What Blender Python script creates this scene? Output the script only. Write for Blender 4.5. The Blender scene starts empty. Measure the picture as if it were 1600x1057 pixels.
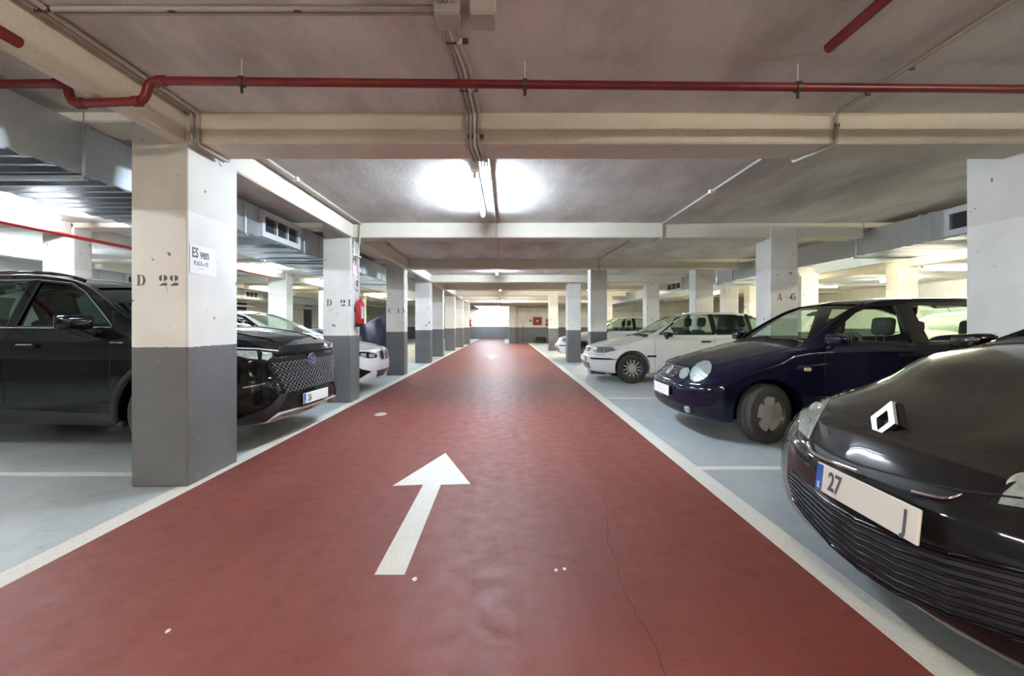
import bpy, bmesh, math, random
from mathutils import Vector, Matrix
from mathutils.bvhtree import BVHTree
from mathutils.geometry import delaunay_2d_cdt
random.seed(4)
PI = math.pi
SC = bpy.context.scene
COL = SC.collection

# ------------------------------------------------------------------ camera, world, exposure
CAM_Z = 1.16
FPX = 722.0
VX, VY = 793.0, 508.0
cam_d = bpy.data.cameras.new('camera')
cam_d.sensor_width = 36.0
cam_d.lens = 36.0 * FPX / 1600.0
cam_d.shift_x = (800 - VX) / 1600.0
cam_d.shift_y = -(528.5 - VY) / 1600.0
cam_d.clip_start = 0.02
cam = bpy.data.objects.new('camera', cam_d)
cam.location = (0, 0, CAM_Z)
cam.rotation_euler = (PI / 2, 0, 0)
COL.objects.link(cam)
SC.camera = cam
world = bpy.data.worlds.new('world')
SC.world = world
world.use_nodes = True
world.node_tree.nodes['Background'].inputs[0].default_value = (0.5, 0.5, 0.5, 1)
world.node_tree.nodes['Background'].inputs[1].default_value = 0.05
SC.view_settings.view_transform = 'Standard'
SC.view_settings.look = 'None'
SC.view_settings.exposure = 2.95
SC.view_settings.gamma = 1.0
SC.view_settings.use_curve_mapping = False
SC.cycles.max_bounces = 10
SC.cycles.diffuse_bounces = 6
SC.cycles.transparent_max_bounces = 16
SC.cycles.sample_clamp_indirect = 4.0
LAMP = 40.0                      # strength of the fluorescent tubes
COOL = (0.72, 0.85, 1.0)
NEUT = (0.84, 0.92, 1.0)
WARM = (1.0, 0.86, 0.58)
WARMW = (1.0, 0.90, 0.76)

# ------------------------------------------------------------------ materials
def nodes_of(m):
    m.use_nodes = True
    nt = m.node_tree
    return nt, nt.nodes['Principled BSDF']

def mat(name, col, rough=0.6, metal=0.0, coat=0.0, spec=0.5, noise=0.0, nscale=6.0, bump=0.0, bscale=30.0, col2=None, emit=None, estr=0.0):
    m = bpy.data.materials.new(name)
    nt, b = nodes_of(m)
    b.inputs['Base Color'].default_value = (*col, 1)
    b.inputs['Roughness'].default_value = rough
    b.inputs['Metallic'].default_value = metal
    b.inputs['Coat Weight'].default_value = coat
    b.inputs['Coat Roughness'].default_value = 0.04
    b.inputs['Specular IOR Level'].default_value = spec
    if emit:
        b.inputs['Emission Color'].default_value = (*emit, 1)
        b.inputs['Emission Strength'].default_value = estr
    L = nt.links
    if noise > 0 or bump > 0:
        tc = nt.nodes.new('ShaderNodeTexCoord')
    if noise > 0:
        n = nt.nodes.new('ShaderNodeTexNoise'); n.inputs['Scale'].default_value = nscale; n.inputs['Detail'].default_value = 6
        L.new(tc.outputs['Object'], n.inputs['Vector'])
        r = nt.nodes.new('ShaderNodeValToRGB')
        r.color_ramp.elements[0].position = 0.35; r.color_ramp.elements[1].position = 0.7
        c2 = col2 if col2 else tuple(c * (1 - noise) for c in col)
        r.color_ramp.elements[0].color = (*c2, 1); r.color_ramp.elements[1].color = (*col, 1)
        L.new(n.outputs['Fac'], r.inputs['Fac']); L.new(r.outputs['Color'], b.inputs['Base Color'])
    if bump > 0:
        n2 = nt.nodes.new('ShaderNodeTexNoise'); n2.inputs['Scale'].default_value = bscale; n2.inputs['Detail'].default_value = 4
        L.new(tc.outputs['Object'], n2.inputs['Vector'])
        bp = nt.nodes.new('ShaderNodeBump'); bp.inputs['Strength'].default_value = bump; bp.inputs['Distance'].default_value = 0.02
        L.new(n2.outputs['Fac'], bp.inputs['Height']); L.new(bp.outputs['Normal'], b.inputs['Normal'])
    return m

def mat_concrete(name, col, stain, amount, sc=(1, 1, 1), nscale=1.2, rough=0.85, bump=0.25):
    """painted concrete with broad worn stains and fine speckle"""
    m = bpy.data.materials.new(name)
    nt, b = nodes_of(m); L = nt.links
    tc = nt.nodes.new('ShaderNodeTexCoord')
    mp = nt.nodes.new('ShaderNodeMapping'); mp.inputs['Scale'].default_value = sc
    L.new(tc.outputs['Object'], mp.inputs['Vector'])
    n = nt.nodes.new('ShaderNodeTexNoise'); n.inputs['Scale'].default_value = nscale; n.inputs['Detail'].default_value = 8; n.inputs['Roughness'].default_value = 0.65
    L.new(mp.outputs['Vector'], n.inputs['Vector'])
    r = nt.nodes.new('ShaderNodeValToRGB')
    r.color_ramp.elements[0].position = 0.42; r.color_ramp.elements[0].color = (0, 0, 0, 1)
    r.color_ramp.elements[1].position = 0.68; r.color_ramp.elements[1].color = (amount, amount, amount, 1)
    L.new(n.outputs['Fac'], r.inputs['Fac'])
    mx = nt.nodes.new('ShaderNodeMix'); mx.data_type = 'RGBA'
    mx.inputs['A'].default_value = (*col, 1); mx.inputs['B'].default_value = (*stain, 1)
    L.new(r.outputs['Color'], mx.inputs['Factor'])
    n3 = nt.nodes.new('ShaderNodeTexNoise'); n3.inputs['Scale'].default_value = 45; n3.inputs['Detail'].default_value = 3
    L.new(tc.outputs['Object'], n3.inputs['Vector'])
    r3 = nt.nodes.new('ShaderNodeMapRange'); r3.inputs['To Min'].default_value = 0.88; r3.inputs['To Max'].default_value = 1.08
    L.new(n3.outputs['Fac'], r3.inputs['Value'])
    mul = nt.nodes.new('ShaderNodeMix'); mul.data_type = 'RGBA'; mul.blend_type = 'MULTIPLY'; mul.inputs['Factor'].default_value = 1
    L.new(mx.outputs['Result'], mul.inputs['A']); L.new(r3.outputs['Result'], mul.inputs['B'])
    L.new(mul.outputs['Result'], b.inputs['Base Color'])
    b.inputs['Roughness'].default_value = rough
    bp = nt.nodes.new('ShaderNodeBump'); bp.inputs['Strength'].default_value = bump; bp.inputs['Distance'].default_value = 0.01
    L.new(n3.outputs['Fac'], bp.inputs['Height']); L.new(bp.outputs['Normal'], b.inputs['Normal'])
    return m

def mat_pillar(name, band_col, top_col):
    """painted pillar: dark dado up to 1 m, pale paint above, chips and scuffs"""
    m = bpy.data.materials.new(name)
    nt, b = nodes_of(m); L = nt.links
    g = nt.nodes.new('ShaderNodeNewGeometry')
    sp = nt.nodes.new('ShaderNodeSeparateXYZ'); L.new(g.outputs['Position'], sp.inputs[0])
    n = nt.nodes.new('ShaderNodeTexNoise'); n.inputs['Scale'].default_value = 25
    L.new(g.outputs['Position'], n.inputs['Vector'])
    ma = nt.nodes.new('ShaderNodeMath'); ma.operation = 'MULTIPLY_ADD'; ma.inputs[1].default_value = 0.012
    L.new(n.outputs['Fac'], ma.inputs[0]); L.new(sp.outputs['Z'], ma.inputs[2])
    gt = nt.nodes.new('ShaderNodeMath'); gt.operation = 'GREATER_THAN'; gt.inputs[1].default_value = 1.006
    L.new(ma.outputs[0], gt.inputs[0])
    # broad tone variation
    n2 = nt.nodes.new('ShaderNodeTexNoise'); n2.inputs['Scale'].default_value = 2.2; n2.inputs['Detail'].default_value = 7
    L.new(g.outputs['Position'], n2.inputs['Vector'])
    r2 = nt.nodes.new('ShaderNodeMapRange'); r2.inputs['From Min'].default_value = 0.3; r2.inputs['From Max'].default_value = 0.7
    r2.inputs['To Min'].default_value = 0.88; r2.inputs['To Max'].default_value = 1.05
    L.new(n2.outputs['Fac'], r2.inputs['Value'])
    # dark chips on the upper part
    n4 = nt.nodes.new('ShaderNodeTexNoise'); n4.inputs['Scale'].default_value = 11; n4.inputs['Detail'].default_value = 5
    L.new(g.outputs['Position'], n4.inputs['Vector'])
    c4 = nt.nodes.new('ShaderNodeMapRange'); c4.inputs['From Min'].default_value = 0.675; c4.inputs['From Max'].default_value = 0.71
    L.new(n4.outputs['Fac'], c4.inputs['Value'])
    mx = nt.nodes.new('ShaderNodeMix'); mx.data_type = 'RGBA'
    mx.inputs['A'].default_value = (*band_col, 1); mx.inputs['B'].default_value = (*top_col, 1)
    L.new(gt.outputs[0], mx.inputs['Factor'])
    ch = nt.nodes.new('ShaderNodeMix'); ch.data_type = 'RGBA'; ch.inputs['B'].default_value = (0.16, 0.15, 0.13, 1)
    L.new(c4.outputs['Result'], ch.inputs['Factor']); L.new(mx.outputs['Result'], ch.inputs['A'])
    mul = nt.nodes.new('ShaderNodeMix'); mul.data_type = 'RGBA'; mul.blend_type = 'MULTIPLY'; mul.inputs['Factor'].default_value = 1
    # the older, greyer coat of paint above 2 m
    g2 = nt.nodes.new('ShaderNodeMath'); g2.operation = 'GREATER_THAN'; g2.inputs[1].default_value = 1.985; L.new(ma.outputs[0], g2.inputs[0])
    old = nt.nodes.new('ShaderNodeMix'); old.data_type = 'RGBA'; old.blend_type = 'MULTIPLY'; old.inputs['B'].default_value = (0.86, 0.85, 0.82, 1)
    L.new(g2.outputs[0], old.inputs['Factor']); L.new(ch.outputs['Result'], old.inputs['A'])
    L.new(old.outputs['Result'], mul.inputs['A']); L.new(r2.outputs['Result'], mul.inputs['B'])
    L.new(mul.outputs['Result'], b.inputs['Base Color'])
    b.inputs['Roughness'].default_value = 0.6
    bp = nt.nodes.new('ShaderNodeBump'); bp.inputs['Strength'].default_value = 0.3; bp.inputs['Distance'].default_value = 0.01
    L.new(n4.outputs['Fac'], bp.inputs['Height']); L.new(bp.outputs['Normal'], b.inputs['Normal'])
    return m

def mat_floor(name, col, col2, dark, rough0, rough1, streak=(1, 0.12, 1), spec=0.5):
    """sealed floor paint: worn gloss, tyre scuffs and fine specks"""
    m = bpy.data.materials.new(name)
    nt, b = nodes_of(m); L = nt.links
    g = nt.nodes.new('ShaderNodeNewGeometry')
    mp = nt.nodes.new('ShaderNodeMapping'); mp.inputs['Scale'].default_value = streak
    L.new(g.outputs['Position'], mp.inputs['Vector'])
    n = nt.nodes.new('ShaderNodeTexNoise'); n.inputs['Scale'].default_value = 2.0; n.inputs['Detail'].default_value = 8; n.inputs['Roughness'].default_value = 0.6
    L.new(mp.outputs['Vector'], n.inputs['Vector'])
    r = nt.nodes.new('ShaderNodeMapRange'); r.inputs['From Min'].default_value = 0.35; r.inputs['From Max'].default_value = 0.68
    L.new(n.outputs['Fac'], r.inputs['Value'])
    mx = nt.nodes.new('ShaderNodeMix'); mx.data_type = 'RGBA'
    mx.inputs['A'].default_value = (*col, 1); mx.inputs['B'].default_value = (*col2, 1)
    L.new(r.outputs['Result'], mx.inputs['Factor'])
    n2 = nt.nodes.new('ShaderNodeTexNoise'); n2.inputs['Scale'].default_value = 9; n2.inputs['Detail'].default_value = 9; n2.inputs['Roughness'].default_value = 0.7
    L.new(g.outputs['Position'], n2.inputs['Vector'])
    r2 = nt.nodes.new('ShaderNodeMapRange'); r2.inputs['From Min'].default_value = 0.60; r2.inputs['From Max'].default_value = 0.72
    r2.inputs['To Max'].default_value = 0.55
    L.new(n2.outputs['Fac'], r2.inputs['Value'])
    mx2 = nt.nodes.new('ShaderNodeMix'); mx2.data_type = 'RGBA'; mx2.inputs['B'].default_value = (*dark, 1)
    L.new(r2.outputs['Result'], mx2.inputs['Factor']); L.new(mx.outputs['Result'], mx2.inputs['A'])
    n3 = nt.nodes.new('ShaderNodeTexNoise'); n3.inputs['Scale'].default_value = 160; n3.inputs['Detail'].default_value = 2
    L.new(g.outputs['Position'], n3.inputs['Vector'])
    r3 = nt.nodes.new('ShaderNodeMapRange'); r3.inputs['From Min'].default_value = 0.3; r3.inputs['From Max'].default_value = 0.7
    r3.inputs['To Min'].default_value = 0.85; r3.inputs['To Max'].default_value = 1.1
    L.new(n3.outputs['Fac'], r3.inputs['Value'])
    mul = nt.nodes.new('ShaderNodeMix'); mul.data_type = 'RGBA'; mul.blend_type = 'MULTIPLY'; mul.inputs['Factor'].default_value = 1
    L.new(mx2.outputs['Result'], mul.inputs['A']); L.new(r3.outputs['Result'], mul.inputs['B'])
    L.new(mul.outputs['Result'], b.inputs['Base Color'])
    rr = nt.nodes.new('ShaderNodeMapRange'); rr.inputs['From Min'].default_value = 0.3; rr.inputs['From Max'].default_value = 0.7
    rr.inputs['To Min'].default_value = rough0; rr.inputs['To Max'].default_value = rough1
    L.new(n2.outputs['Fac'], rr.inputs['Value']); L.new(rr.outputs['Result'], b.inputs['Roughness'])
    b.inputs['Specular IOR Level'].default_value = spec
    bp = nt.nodes.new('ShaderNodeBump'); bp.inputs['Strength'].default_value = 0.12; bp.inputs['Distance'].default_value = 0.004
    L.new(n3.outputs['Fac'], bp.inputs['Height']); L.new(bp.outputs['Normal'], b.inputs['Normal'])
    return m

def mat_paint(name, col, dust=0.0, dustcol=(0.25, 0.23, 0.19), rough=0.5, metal=0.3, ior=1.5):
    """lacquered car paint with a film of settled dust on upward faces"""
    m = bpy.data.materials.new(name)
    nt, b = nodes_of(m); L = nt.links
    b.inputs['Metallic'].default_value = metal
    b.inputs['Roughness'].default_value = rough
    b.inputs['Coat Weight'].default_value = 1.0
    b.inputs['Coat IOR'].default_value = ior
    b.inputs['Specular IOR Level'].default_value = 0.05
    b.inputs['Coat Roughness'].default_value = 0.03
    b.inputs['Base Color'].default_value = (*col, 1)
    if dust > 0:
        g = nt.nodes.new('ShaderNodeNewGeometry')
        sp = nt.nodes.new('ShaderNodeSeparateXYZ'); L.new(g.outputs['True Normal'], sp.inputs[0])
        r = nt.nodes.new('ShaderNodeMapRange'); r.inputs['From Min'].default_value = 0.6; r.inputs['From Max'].default_value = 0.98
        r.inputs['To Max'].default_value = dust; L.new(sp.outputs['Z'], r.inputs['Value'])
        n = nt.nodes.new('ShaderNodeTexNoise'); n.inputs['Scale'].default_value = 7; n.inputs['Detail'].default_value = 8
        L.new(g.outputs['Position'], n.inputs['Vector'])
        r2 = nt.nodes.new('ShaderNodeMapRange'); r2.inputs['From Min'].default_value = 0.3; r2.inputs['From Max'].default_value = 0.7
        r2.inputs['To Min'].default_value = 0.6; r2.inputs['To Max'].default_value = 1.1; L.new(n.outputs['Fac'], r2.inputs['Value'])
        mu = nt.nodes.new('ShaderNodeMath'); mu.operation = 'MULTIPLY'; L.new(r.outputs['Result'], mu.inputs[0]); L.new(r2.outputs['Result'], mu.inputs[1])
        mx = nt.nodes.new('ShaderNodeMix'); mx.data_type = 'RGBA'
        mx.inputs['A'].default_value = (*col, 1); mx.inputs['B'].default_value = (*dustcol, 1)
        L.new(mu.outputs[0], mx.inputs['Factor']); L.new(mx.outputs['Result'], b.inputs['Base Color'])
        cr = nt.nodes.new('ShaderNodeMapRange'); cr.inputs['To Min'].default_value = 0.05; cr.inputs['To Max'].default_value = 0.5
        L.new(mu.outputs[0], cr.inputs['Value']); L.new(cr.outputs['Result'], b.inputs['Coat Roughness'])
    return m

def mat_glass(name, tint=(0.75, 0.85, 0.80), refl=1.0, rough=0.02):
    m = bpy.data.materials.new(name)
    m.use_nodes = True
    nt = m.node_tree; nt.nodes.clear(); L = nt.links
    o = nt.nodes.new('ShaderNodeOutputMaterial')
    t = nt.nodes.new('ShaderNodeBsdfTransparent'); t.inputs[0].default_value = (*tint, 1)
    gl = nt.nodes.new('ShaderNodeBsdfGlossy'); gl.inputs['Roughness'].default_value = rough
    gl.inputs['Color'].default_value = (refl, refl, refl, 1)
    f = nt.nodes.new('ShaderNodeFresnel'); f.inputs['IOR'].default_value = 1.45
    mx = nt.nodes.new('ShaderNodeMixShader')
    g = nt.nodes.new('ShaderNodeNewGeometry')
    sb = nt.nodes.new('ShaderNodeMath'); sb.operation = 'SUBTRACT'; sb.inputs[0].default_value = 1.0; L.new(g.outputs['Backfacing'], sb.inputs[1])
    mu = nt.nodes.new('ShaderNodeMath'); mu.operation = 'MULTIPLY'; L.new(sb.outputs[0], mu.inputs[0]); L.new(f.outputs[0], mu.inputs[1])
    L.new(mu.outputs[0], mx.inputs[0]); L.new(t.outputs[0], mx.inputs[1]); L.new(gl.outputs[0], mx.inputs[2])
    L.new(mx.outputs[0], o.inputs[0])
    return m

def mat_galv(name, rough=0.32, col=(0.62, 0.66, 0.70)):
    m = bpy.data.materials.new(name)
    nt, b = nodes_of(m); L = nt.links
    tc = nt.nodes.new('ShaderNodeTexCoord')
    v = nt.nodes.new('ShaderNodeTexVoronoi'); v.inputs['Scale'].default_value = 28
    L.new(tc.outputs['Object'], v.inputs['Vector'])
    n = nt.nodes.new('ShaderNodeTexNoise'); n.inputs['Scale'].default_value = 3; n.inputs['Detail'].default_value = 5
    L.new(tc.outputs['Object'], n.inputs['Vector'])
    r = nt.nodes.new('ShaderNodeMapRange'); r.inputs['To Min'].default_value = 0.92; r.inputs['To Max'].default_value = 1.04
    L.new(v.outputs['Distance'], r.inputs['Value'])
    mx = nt.nodes.new('ShaderNodeMix'); mx.data_type = 'RGBA'; mx.blend_type = 'MULTIPLY'; mx.inputs['Factor'].default_value = 1
    mx.inputs['A'].default_value = (*col, 1); L.new(r.outputs['Result'], mx.inputs['B'])
    L.new(mx.outputs['Result'], b.inputs['Base Color'])
    b.inputs['Metallic'].default_value = 0.9
    rr = nt.nodes.new('ShaderNodeMapRange'); rr.inputs['To Min'].default_value = rough - 0.1; rr.inputs['To Max'].default_value = rough + 0.15
    L.new(n.outputs['Fac'], rr.inputs['Value']); L.new(rr.outputs['Result'], b.inputs['Roughness'])
    bp = nt.nodes.new('ShaderNodeBump'); bp.inputs['Strength'].default_value = 0.2; bp.inputs['Distance'].default_value = 0.02
    L.new(n.outputs['Fac'], bp.inputs['Height']); L.new(bp.outputs['Normal'], b.inputs['Normal'])
    return m

M = {}
M['ceiling'] = mat_concrete('ceiling_paint', (0.68, 0.665, 0.62), (0.32, 0.29, 0.26), 0.75, sc=(1.6, .55, 1), nscale=0.9)
M['beam'] = mat_concrete('beam_paint', (0.66, 0.62, 0.52), (0.5, 0.46, 0.36), 0.4, nscale=1.5)
M['pillar'] = mat_pillar('pillar_paint', (0.115, 0.118, 0.122), (0.74, 0.73, 0.69))
M['wall'] = mat_pillar('wall_paint', (0.10, 0.105, 0.11), (0.72, 0.70, 0.62))
M['floor'] = mat_floor('grey_floor_paint', (0.36, 0.41, 0.42), (0.44, 0.48, 0.485), (0.17, 0.18, 0.17), 0.30, 0.62, (1, 0.5, 1))
M['lane'] = mat_floor('red_floor_paint', (0.168, 0.040, 0.030), (0.205, 0.058, 0.045), (0.095, 0.028, 0.023), 0.42, 0.66, (1, 0.10, 1), spec=0.32)
M['line'] = mat_floor('white_line_paint', (0.66, 0.65, 0.58), (0.72, 0.71, 0.65), (0.42, 0.40, 0.34), 0.5, 0.7)
M['arrow'] = mat_floor('white_arrow_paint', (0.70, 0.70, 0.66), (0.76, 0.76, 0.72), (0.5, 0.48, 0.44), 0.5, 0.7)
M['crack'] = mat('crack', (0.085, 0.022, 0.017), 0.8)
M['red'] = mat('red_pipe_paint', (0.20, 0.018, 0.018), 0.35, noise=0.3, nscale=10)
M['redx'] = mat('extinguisher_red', (0.34, 0.012, 0.015), 0.25)
M['redb'] = mat('bright_red', (0.62, 0.02, 0.02), 0.3)
M['conduit'] = mat('grey_conduit', (0.42, 0.40, 0.35), 0.5, noise=0.15)
M['conduit_w'] = mat('white_conduit', (0.68, 0.68, 0.66), 0.45)
M['steel'] = mat('zinc_steel', (0.55, 0.56, 0.57), 0.35, 0.9)
M['dsteel'] = mat('dark_steel', (0.10, 0.08, 0.07), 0.5, 0.6)
M['galv'] = mat_galv('galvanised_sheet', 0.36)
M['galvs'] = mat_galv('galvanised_sheet_bright', 0.16, (0.70, 0.75, 0.84))
M['box'] = mat('junction_box', (0.42, 0.40, 0.37), 0.6)
M['whiteplastic'] = mat('white_plastic', (0.78, 0.78, 0.77), 0.4)
M['grille_dark'] = mat('grille_dark', (0.02, 0.022, 0.025), 0.6)
M['frame'] = mat('grille_frame', (0.62, 0.65, 0.66), 0.4)
M['tube_c'] = mat('tube_cool', (1, 1, 1), 0.4, emit=COOL, estr=LAMP * 1.7)
M['tube_n'] = mat('tube_neutral', (1, 1, 1), 0.4, emit=NEUT, estr=LAMP * 1.2)
M['tube_w'] = mat('tube_warm', (1, 1, 1), 0.4, emit=WARM, estr=LAMP * 1.3)
M['tube_y'] = mat('tube_warmwhite', (1, 1, 1), 0.4, emit=WARMW, estr=LAMP * 1.6)
M['ink'] = mat('stencil_ink', (0.10, 0.105, 0.10), 0.7)
M['paper'] = mat('paper', (0.80, 0.81, 0.82), 0.7)
M['inkb'] = mat('print_ink', (0.07, 0.09, 0.11), 0.6)
M['tarp'] = mat('tarp_cloth', (0.04, 0.047, 0.082), 0.4, noise=0.3, nscale=4)
M['door'] = mat('dark_door', (0.03, 0.035, 0.05), 0.4)
M['tyre'] = mat('tyre_rubber', (0.022, 0.021, 0.020), 0.75, bump=0.2, bscale=60)
M['tyre_d'] = mat('tyre_rubber_dusty', (0.055, 0.052, 0.047), 0.85, noise=0.4, nscale=9, bump=0.2, bscale=60)
M['rim'] = mat('rim_silver', (0.46, 0.45, 0.41), 0.35, 0.3)
M['rim_d'] = mat('rim_dark', (0.10, 0.10, 0.10), 0.35, 0.7)
M['chrome'] = mat('chrome', (0.75, 0.76, 0.78), 0.12, 1.0)
M['dchrome'] = mat('dark_chrome', (0.22, 0.225, 0.24), 0.2, 1.0)
M['blk'] = mat('black_trim', (0.006, 0.006, 0.007), 0.45, spec=0.25)
M['blkg'] = mat('gloss_black', (0.004, 0.004, 0.005), 0.12, spec=0.4)
M['clad'] = mat('grey_cladding', (0.020, 0.021, 0.023), 0.5, spec=0.3)
M['lens'] = mat_glass('lamp_lens', (0.92, 0.95, 0.95), 0.9, 0.03)
M['lampin'] = mat('lamp_reflector', (0.58, 0.60, 0.58), 0.25, 0.25, noise=0.35, nscale=40)
M['lampdull'] = mat('lamp_reflector_grey', (0.42, 0.44, 0.45), 0.3, 0.6)
M['amber'] = mat('amber_lens', (0.72, 0.60, 0.42), 0.25)
M['glass'] = mat_glass('car_glass', (0.86, 0.93, 0.88), 1.0)
M['glass_d'] = mat_glass('car_glass_dark', (0.40, 0.50, 0.46), 1.0)
M['seat'] = mat('seat_fabric', (0.045, 0.048, 0.05), 0.85)
M['cabin'] = mat('cabin_plastic', (0.05, 0.052, 0.055), 0.7)
M['plate'] = mat('plate_white', (0.74, 0.73, 0.68), 0.4)
M['plateb'] = mat('plate_blue', (0.02, 0.10, 0.45), 0.4)
M['seam'] = mat('panel_gap', (0.004, 0.004, 0.005), 0.8)
M['p_renault'] = mat_paint('paint_black_dusty', (0.008, 0.0075, 0.008), 0.20, (0.12, 0.105, 0.08), metal=0.0, ior=1.36)
M['p_suv'] = mat_paint('paint_black', (0.002, 0.002, 0.0025), 0.0, metal=0.0, ior=1.34)
M['p_polo'] = mat_paint('paint_navy', (0.0025, 0.003, 0.017), 0.14, (0.10, 0.09, 0.09), metal=0.0, ior=1.38)
M['p_white'] = mat_paint('paint_white', (0.70, 0.71, 0.70), 0.25, (0.42, 0.39, 0.33), 0.4, 0.0)
M['p_bmw'] = mat_paint('paint_white_clean', (0.76, 0.78, 0.80), 0.0, rough=0.3, metal=0.0)
M['p_silver'] = mat_paint('paint_silver', (0.42, 0.44, 0.42), 0.1, rough=0.35, metal=0.6)

# ------------------------------------------------------------------ object helpers
def tag(o, label=None, cat=None, group=None, kind=None):
    if label: o['label'] = label
    if cat: o['category'] = cat
    if group: o['group'] = group
    if kind: o['kind'] = kind
    return o

def empty(name, loc=(0, 0, 0), rz=0.0, label=None, cat=None, group=None):
    o = bpy.data.objects.new(name, None)
    o.location = loc; o.rotation_euler = (0, 0, rz); o.empty_display_size = 0.2
    COL.objects.link(o)
    return tag(o, label, cat, group)

def obj(name, bm, m, parent=None, smooth=None):
    me = bpy.data.meshes.new(name)
    bmesh.ops.recalc_face_normals(bm, faces=bm.faces[:])
    bm.to_mesh(me); bm.free()
    for mm in (m if isinstance(m, (list, tuple)) else [m]):
        me.materials.append(mm)
    if smooth is not None:
        for p in me.polygons: p.use_smooth = True
        me.set_sharp_from_angle(angle=math.radians(smooth))
    o = bpy.data.objects.new(name, me)
    COL.objects.link(o)
    if parent: o.parent = parent
    return o

def add_box(bm, x0, x1, y0, y1, z0, z1, mi=0):
    vs = [bm.verts.new((x, y, z)) for x in (x0, x1) for y in (y0, y1) for z in (z0, z1)]
    for f in ((0, 1, 3, 2), (4, 6, 7, 5), (0, 4, 5, 1), (2, 3, 7, 6), (0, 2, 6, 4), (1, 5, 7, 3)):
        fc = bm.faces.new([vs[i] for i in f]); fc.material_index = mi
    return bm

def box(x0, x1, y0, y1, z0, z1, bev=0.0, seg=2):
    bm = bmesh.new(); add_box(bm, x0, x1, y0, y1, z0, z1)
    if bev > 0:
        bmesh.ops.bevel(bm, geom=bm.edges[:], offset=bev, segments=seg, affect='EDGES', profile=0.5)
    return bm

def add_tube(bm, pts, r, n=10, cap=True, mi=0):
    pts = [Vector(p) for p in pts]
    rings = []
    N = len(pts)
    up = None
    for i, p in enumerate(pts):
        if i == 0: t = pts[1] - pts[0]
        elif i == N - 1: t = pts[-1] - pts[-2]
        else: t = (pts[i + 1] - pts[i]).normalized() + (pts[i] - pts[i - 1]).normalized()
        if t.length < 1e-9: t = Vector((0, 0, 1))
        t.normalize()
        if up is None:
            up = Vector((0, 0, 1)) if abs(t.z) < 0.9 else Vector((0, 1, 0))
        a = t.cross(up)
        if a.length < 1e-6: a = t.orthogonal()
        a.normalize(); b = a.cross(t).normalized(); up = b
        rr = r[i] if isinstance(r, (list, tuple)) else r
        rings.append([bm.verts.new(p + (a * math.cos(2 * PI * k / n) + b * math.sin(2 * PI * k / n)) * rr) for k in range(n)])
    for i in range(N - 1):
        for k in range(n):
            f = bm.faces.new((rings[i][k], rings[i][(k + 1) % n], rings[i + 1][(k + 1) % n], rings[i + 1][k])); f.material_index = mi
    if cap:
        bm.faces.new(rings[0][::-1]).material_index = mi; bm.faces.new(rings[-1]).material_index = mi
    return bm

def tube(pts, r, n=10):
    return add_tube(bmesh.new(), pts, r, n)

def add_lathe(bm, prof, n=32, mtx=None, mi=0, close=False):
    """prof: list of (radius, height); axis = local z, moved by mtx"""
    mtx = mtx or Matrix.Identity(4)
    rings = []
    for (r, h) in prof:
        if r < 1e-6:
            rings.append([bm.verts.new(mtx @ Vector((0, 0, h)))])
        else:
            rings.append([bm.verts.new(mtx @ Vector((r * math.cos(2 * PI * k / n), r * math.sin(2 * PI * k / n), h))) for k in range(n)])
    idx = list(range(len(rings) - 1))
    pairs = [(i, i + 1) for i in idx] + ([(len(rings) - 1, 0)] if close else [])
    for i, j in pairs:
        A, B = rings[i], rings[j]
        for k in range(n):
            k2 = (k + 1) % n
            if len(A) == 1 and len(B) == 1: continue
            if len(A) == 1: f = bm.faces.new((A[0], B[k], B[k2]))
            elif len(B) == 1: f = bm.faces.new((A[k], A[k2], B[0]))
            else: f = bm.faces.new((A[k], A[k2], B[k2], B[k]))
            f.material_index = mi
    return bm

def add_prism(bm, poly, fn, d0, d1, mi=0):
    """poly 2D, fn(u,v,d) -> 3D; extruded from d0 to d1"""
    a = [bm.verts.new(fn(u, v, d0)) for u, v in poly]
    b = [bm.verts.new(fn(u, v, d1)) for u, v in poly]
    n = len(poly)
    bm.faces.new(a[::-1]).material_index = mi; bm.faces.new(b).material_index = mi
    for i in range(n):
        bm.faces.new((a[i], a[(i + 1) % n], b[(i + 1) % n], b[i])).material_index = mi
    return bm

def text_mesh(s, size, extrude=0.001, bold=0.0):
    cu = bpy.data.curves.new('t', 'FONT')
    cu.body = s; cu.size = size; cu.extrude = extrude; cu.offset = bold
    cu.align_x = 'CENTER'; cu.align_y = 'CENTER'; cu.resolution_u = 3
    o = bpy.data.objects.new('t', cu); COL.objects.link(o)
    dg = bpy.context.evaluated_depsgraph_get()
    me = bpy.data.meshes.new_from_object(o.evaluated_get(dg))
    bm = bmesh.new(); bm.from_mesh(me)
    bpy.data.objects.remove(o); bpy.data.curves.remove(cu); bpy.data.meshes.remove(me)
    return bm

def place(bm, mtx):
    bmesh.ops.transform(bm, matrix=mtx, verts=bm.verts[:]); return bm

def frame(origin, right, up):
    r = Vector(right).normalized(); u = Vector(up).normalized(); n = r.cross(u)
    m = Matrix.Identity(4)
    for i in range(3):
        m[i][0] = r[i]; m[i][1] = u[i]; m[i][2] = n[i]; m[i][3] = origin[i]
    return m

def join(bm, other):
    me = bpy.data.meshes.new('tmp'); other.to_mesh(me); other.free()
    bm.from_mesh(me); bpy.data.meshes.remove(me); return bm

def copy_tree(o, parent=None):
    c = o.copy(); COL.objects.link(c)
    if parent: c.parent = parent
    for ch in list(o.children): copy_tree(ch, c)
    return c

# ------------------------------------------------------------------ dimensions
CEIL = 2.68
BEAM = 2.46
Y0, Y1 = -7.0, 30.0
XL, XR = -12.0, 15.0
ROWS = [3.30, 6.87, 10.62, 14.05, 16.9, 20.7, 23.8, 27.2]

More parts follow.
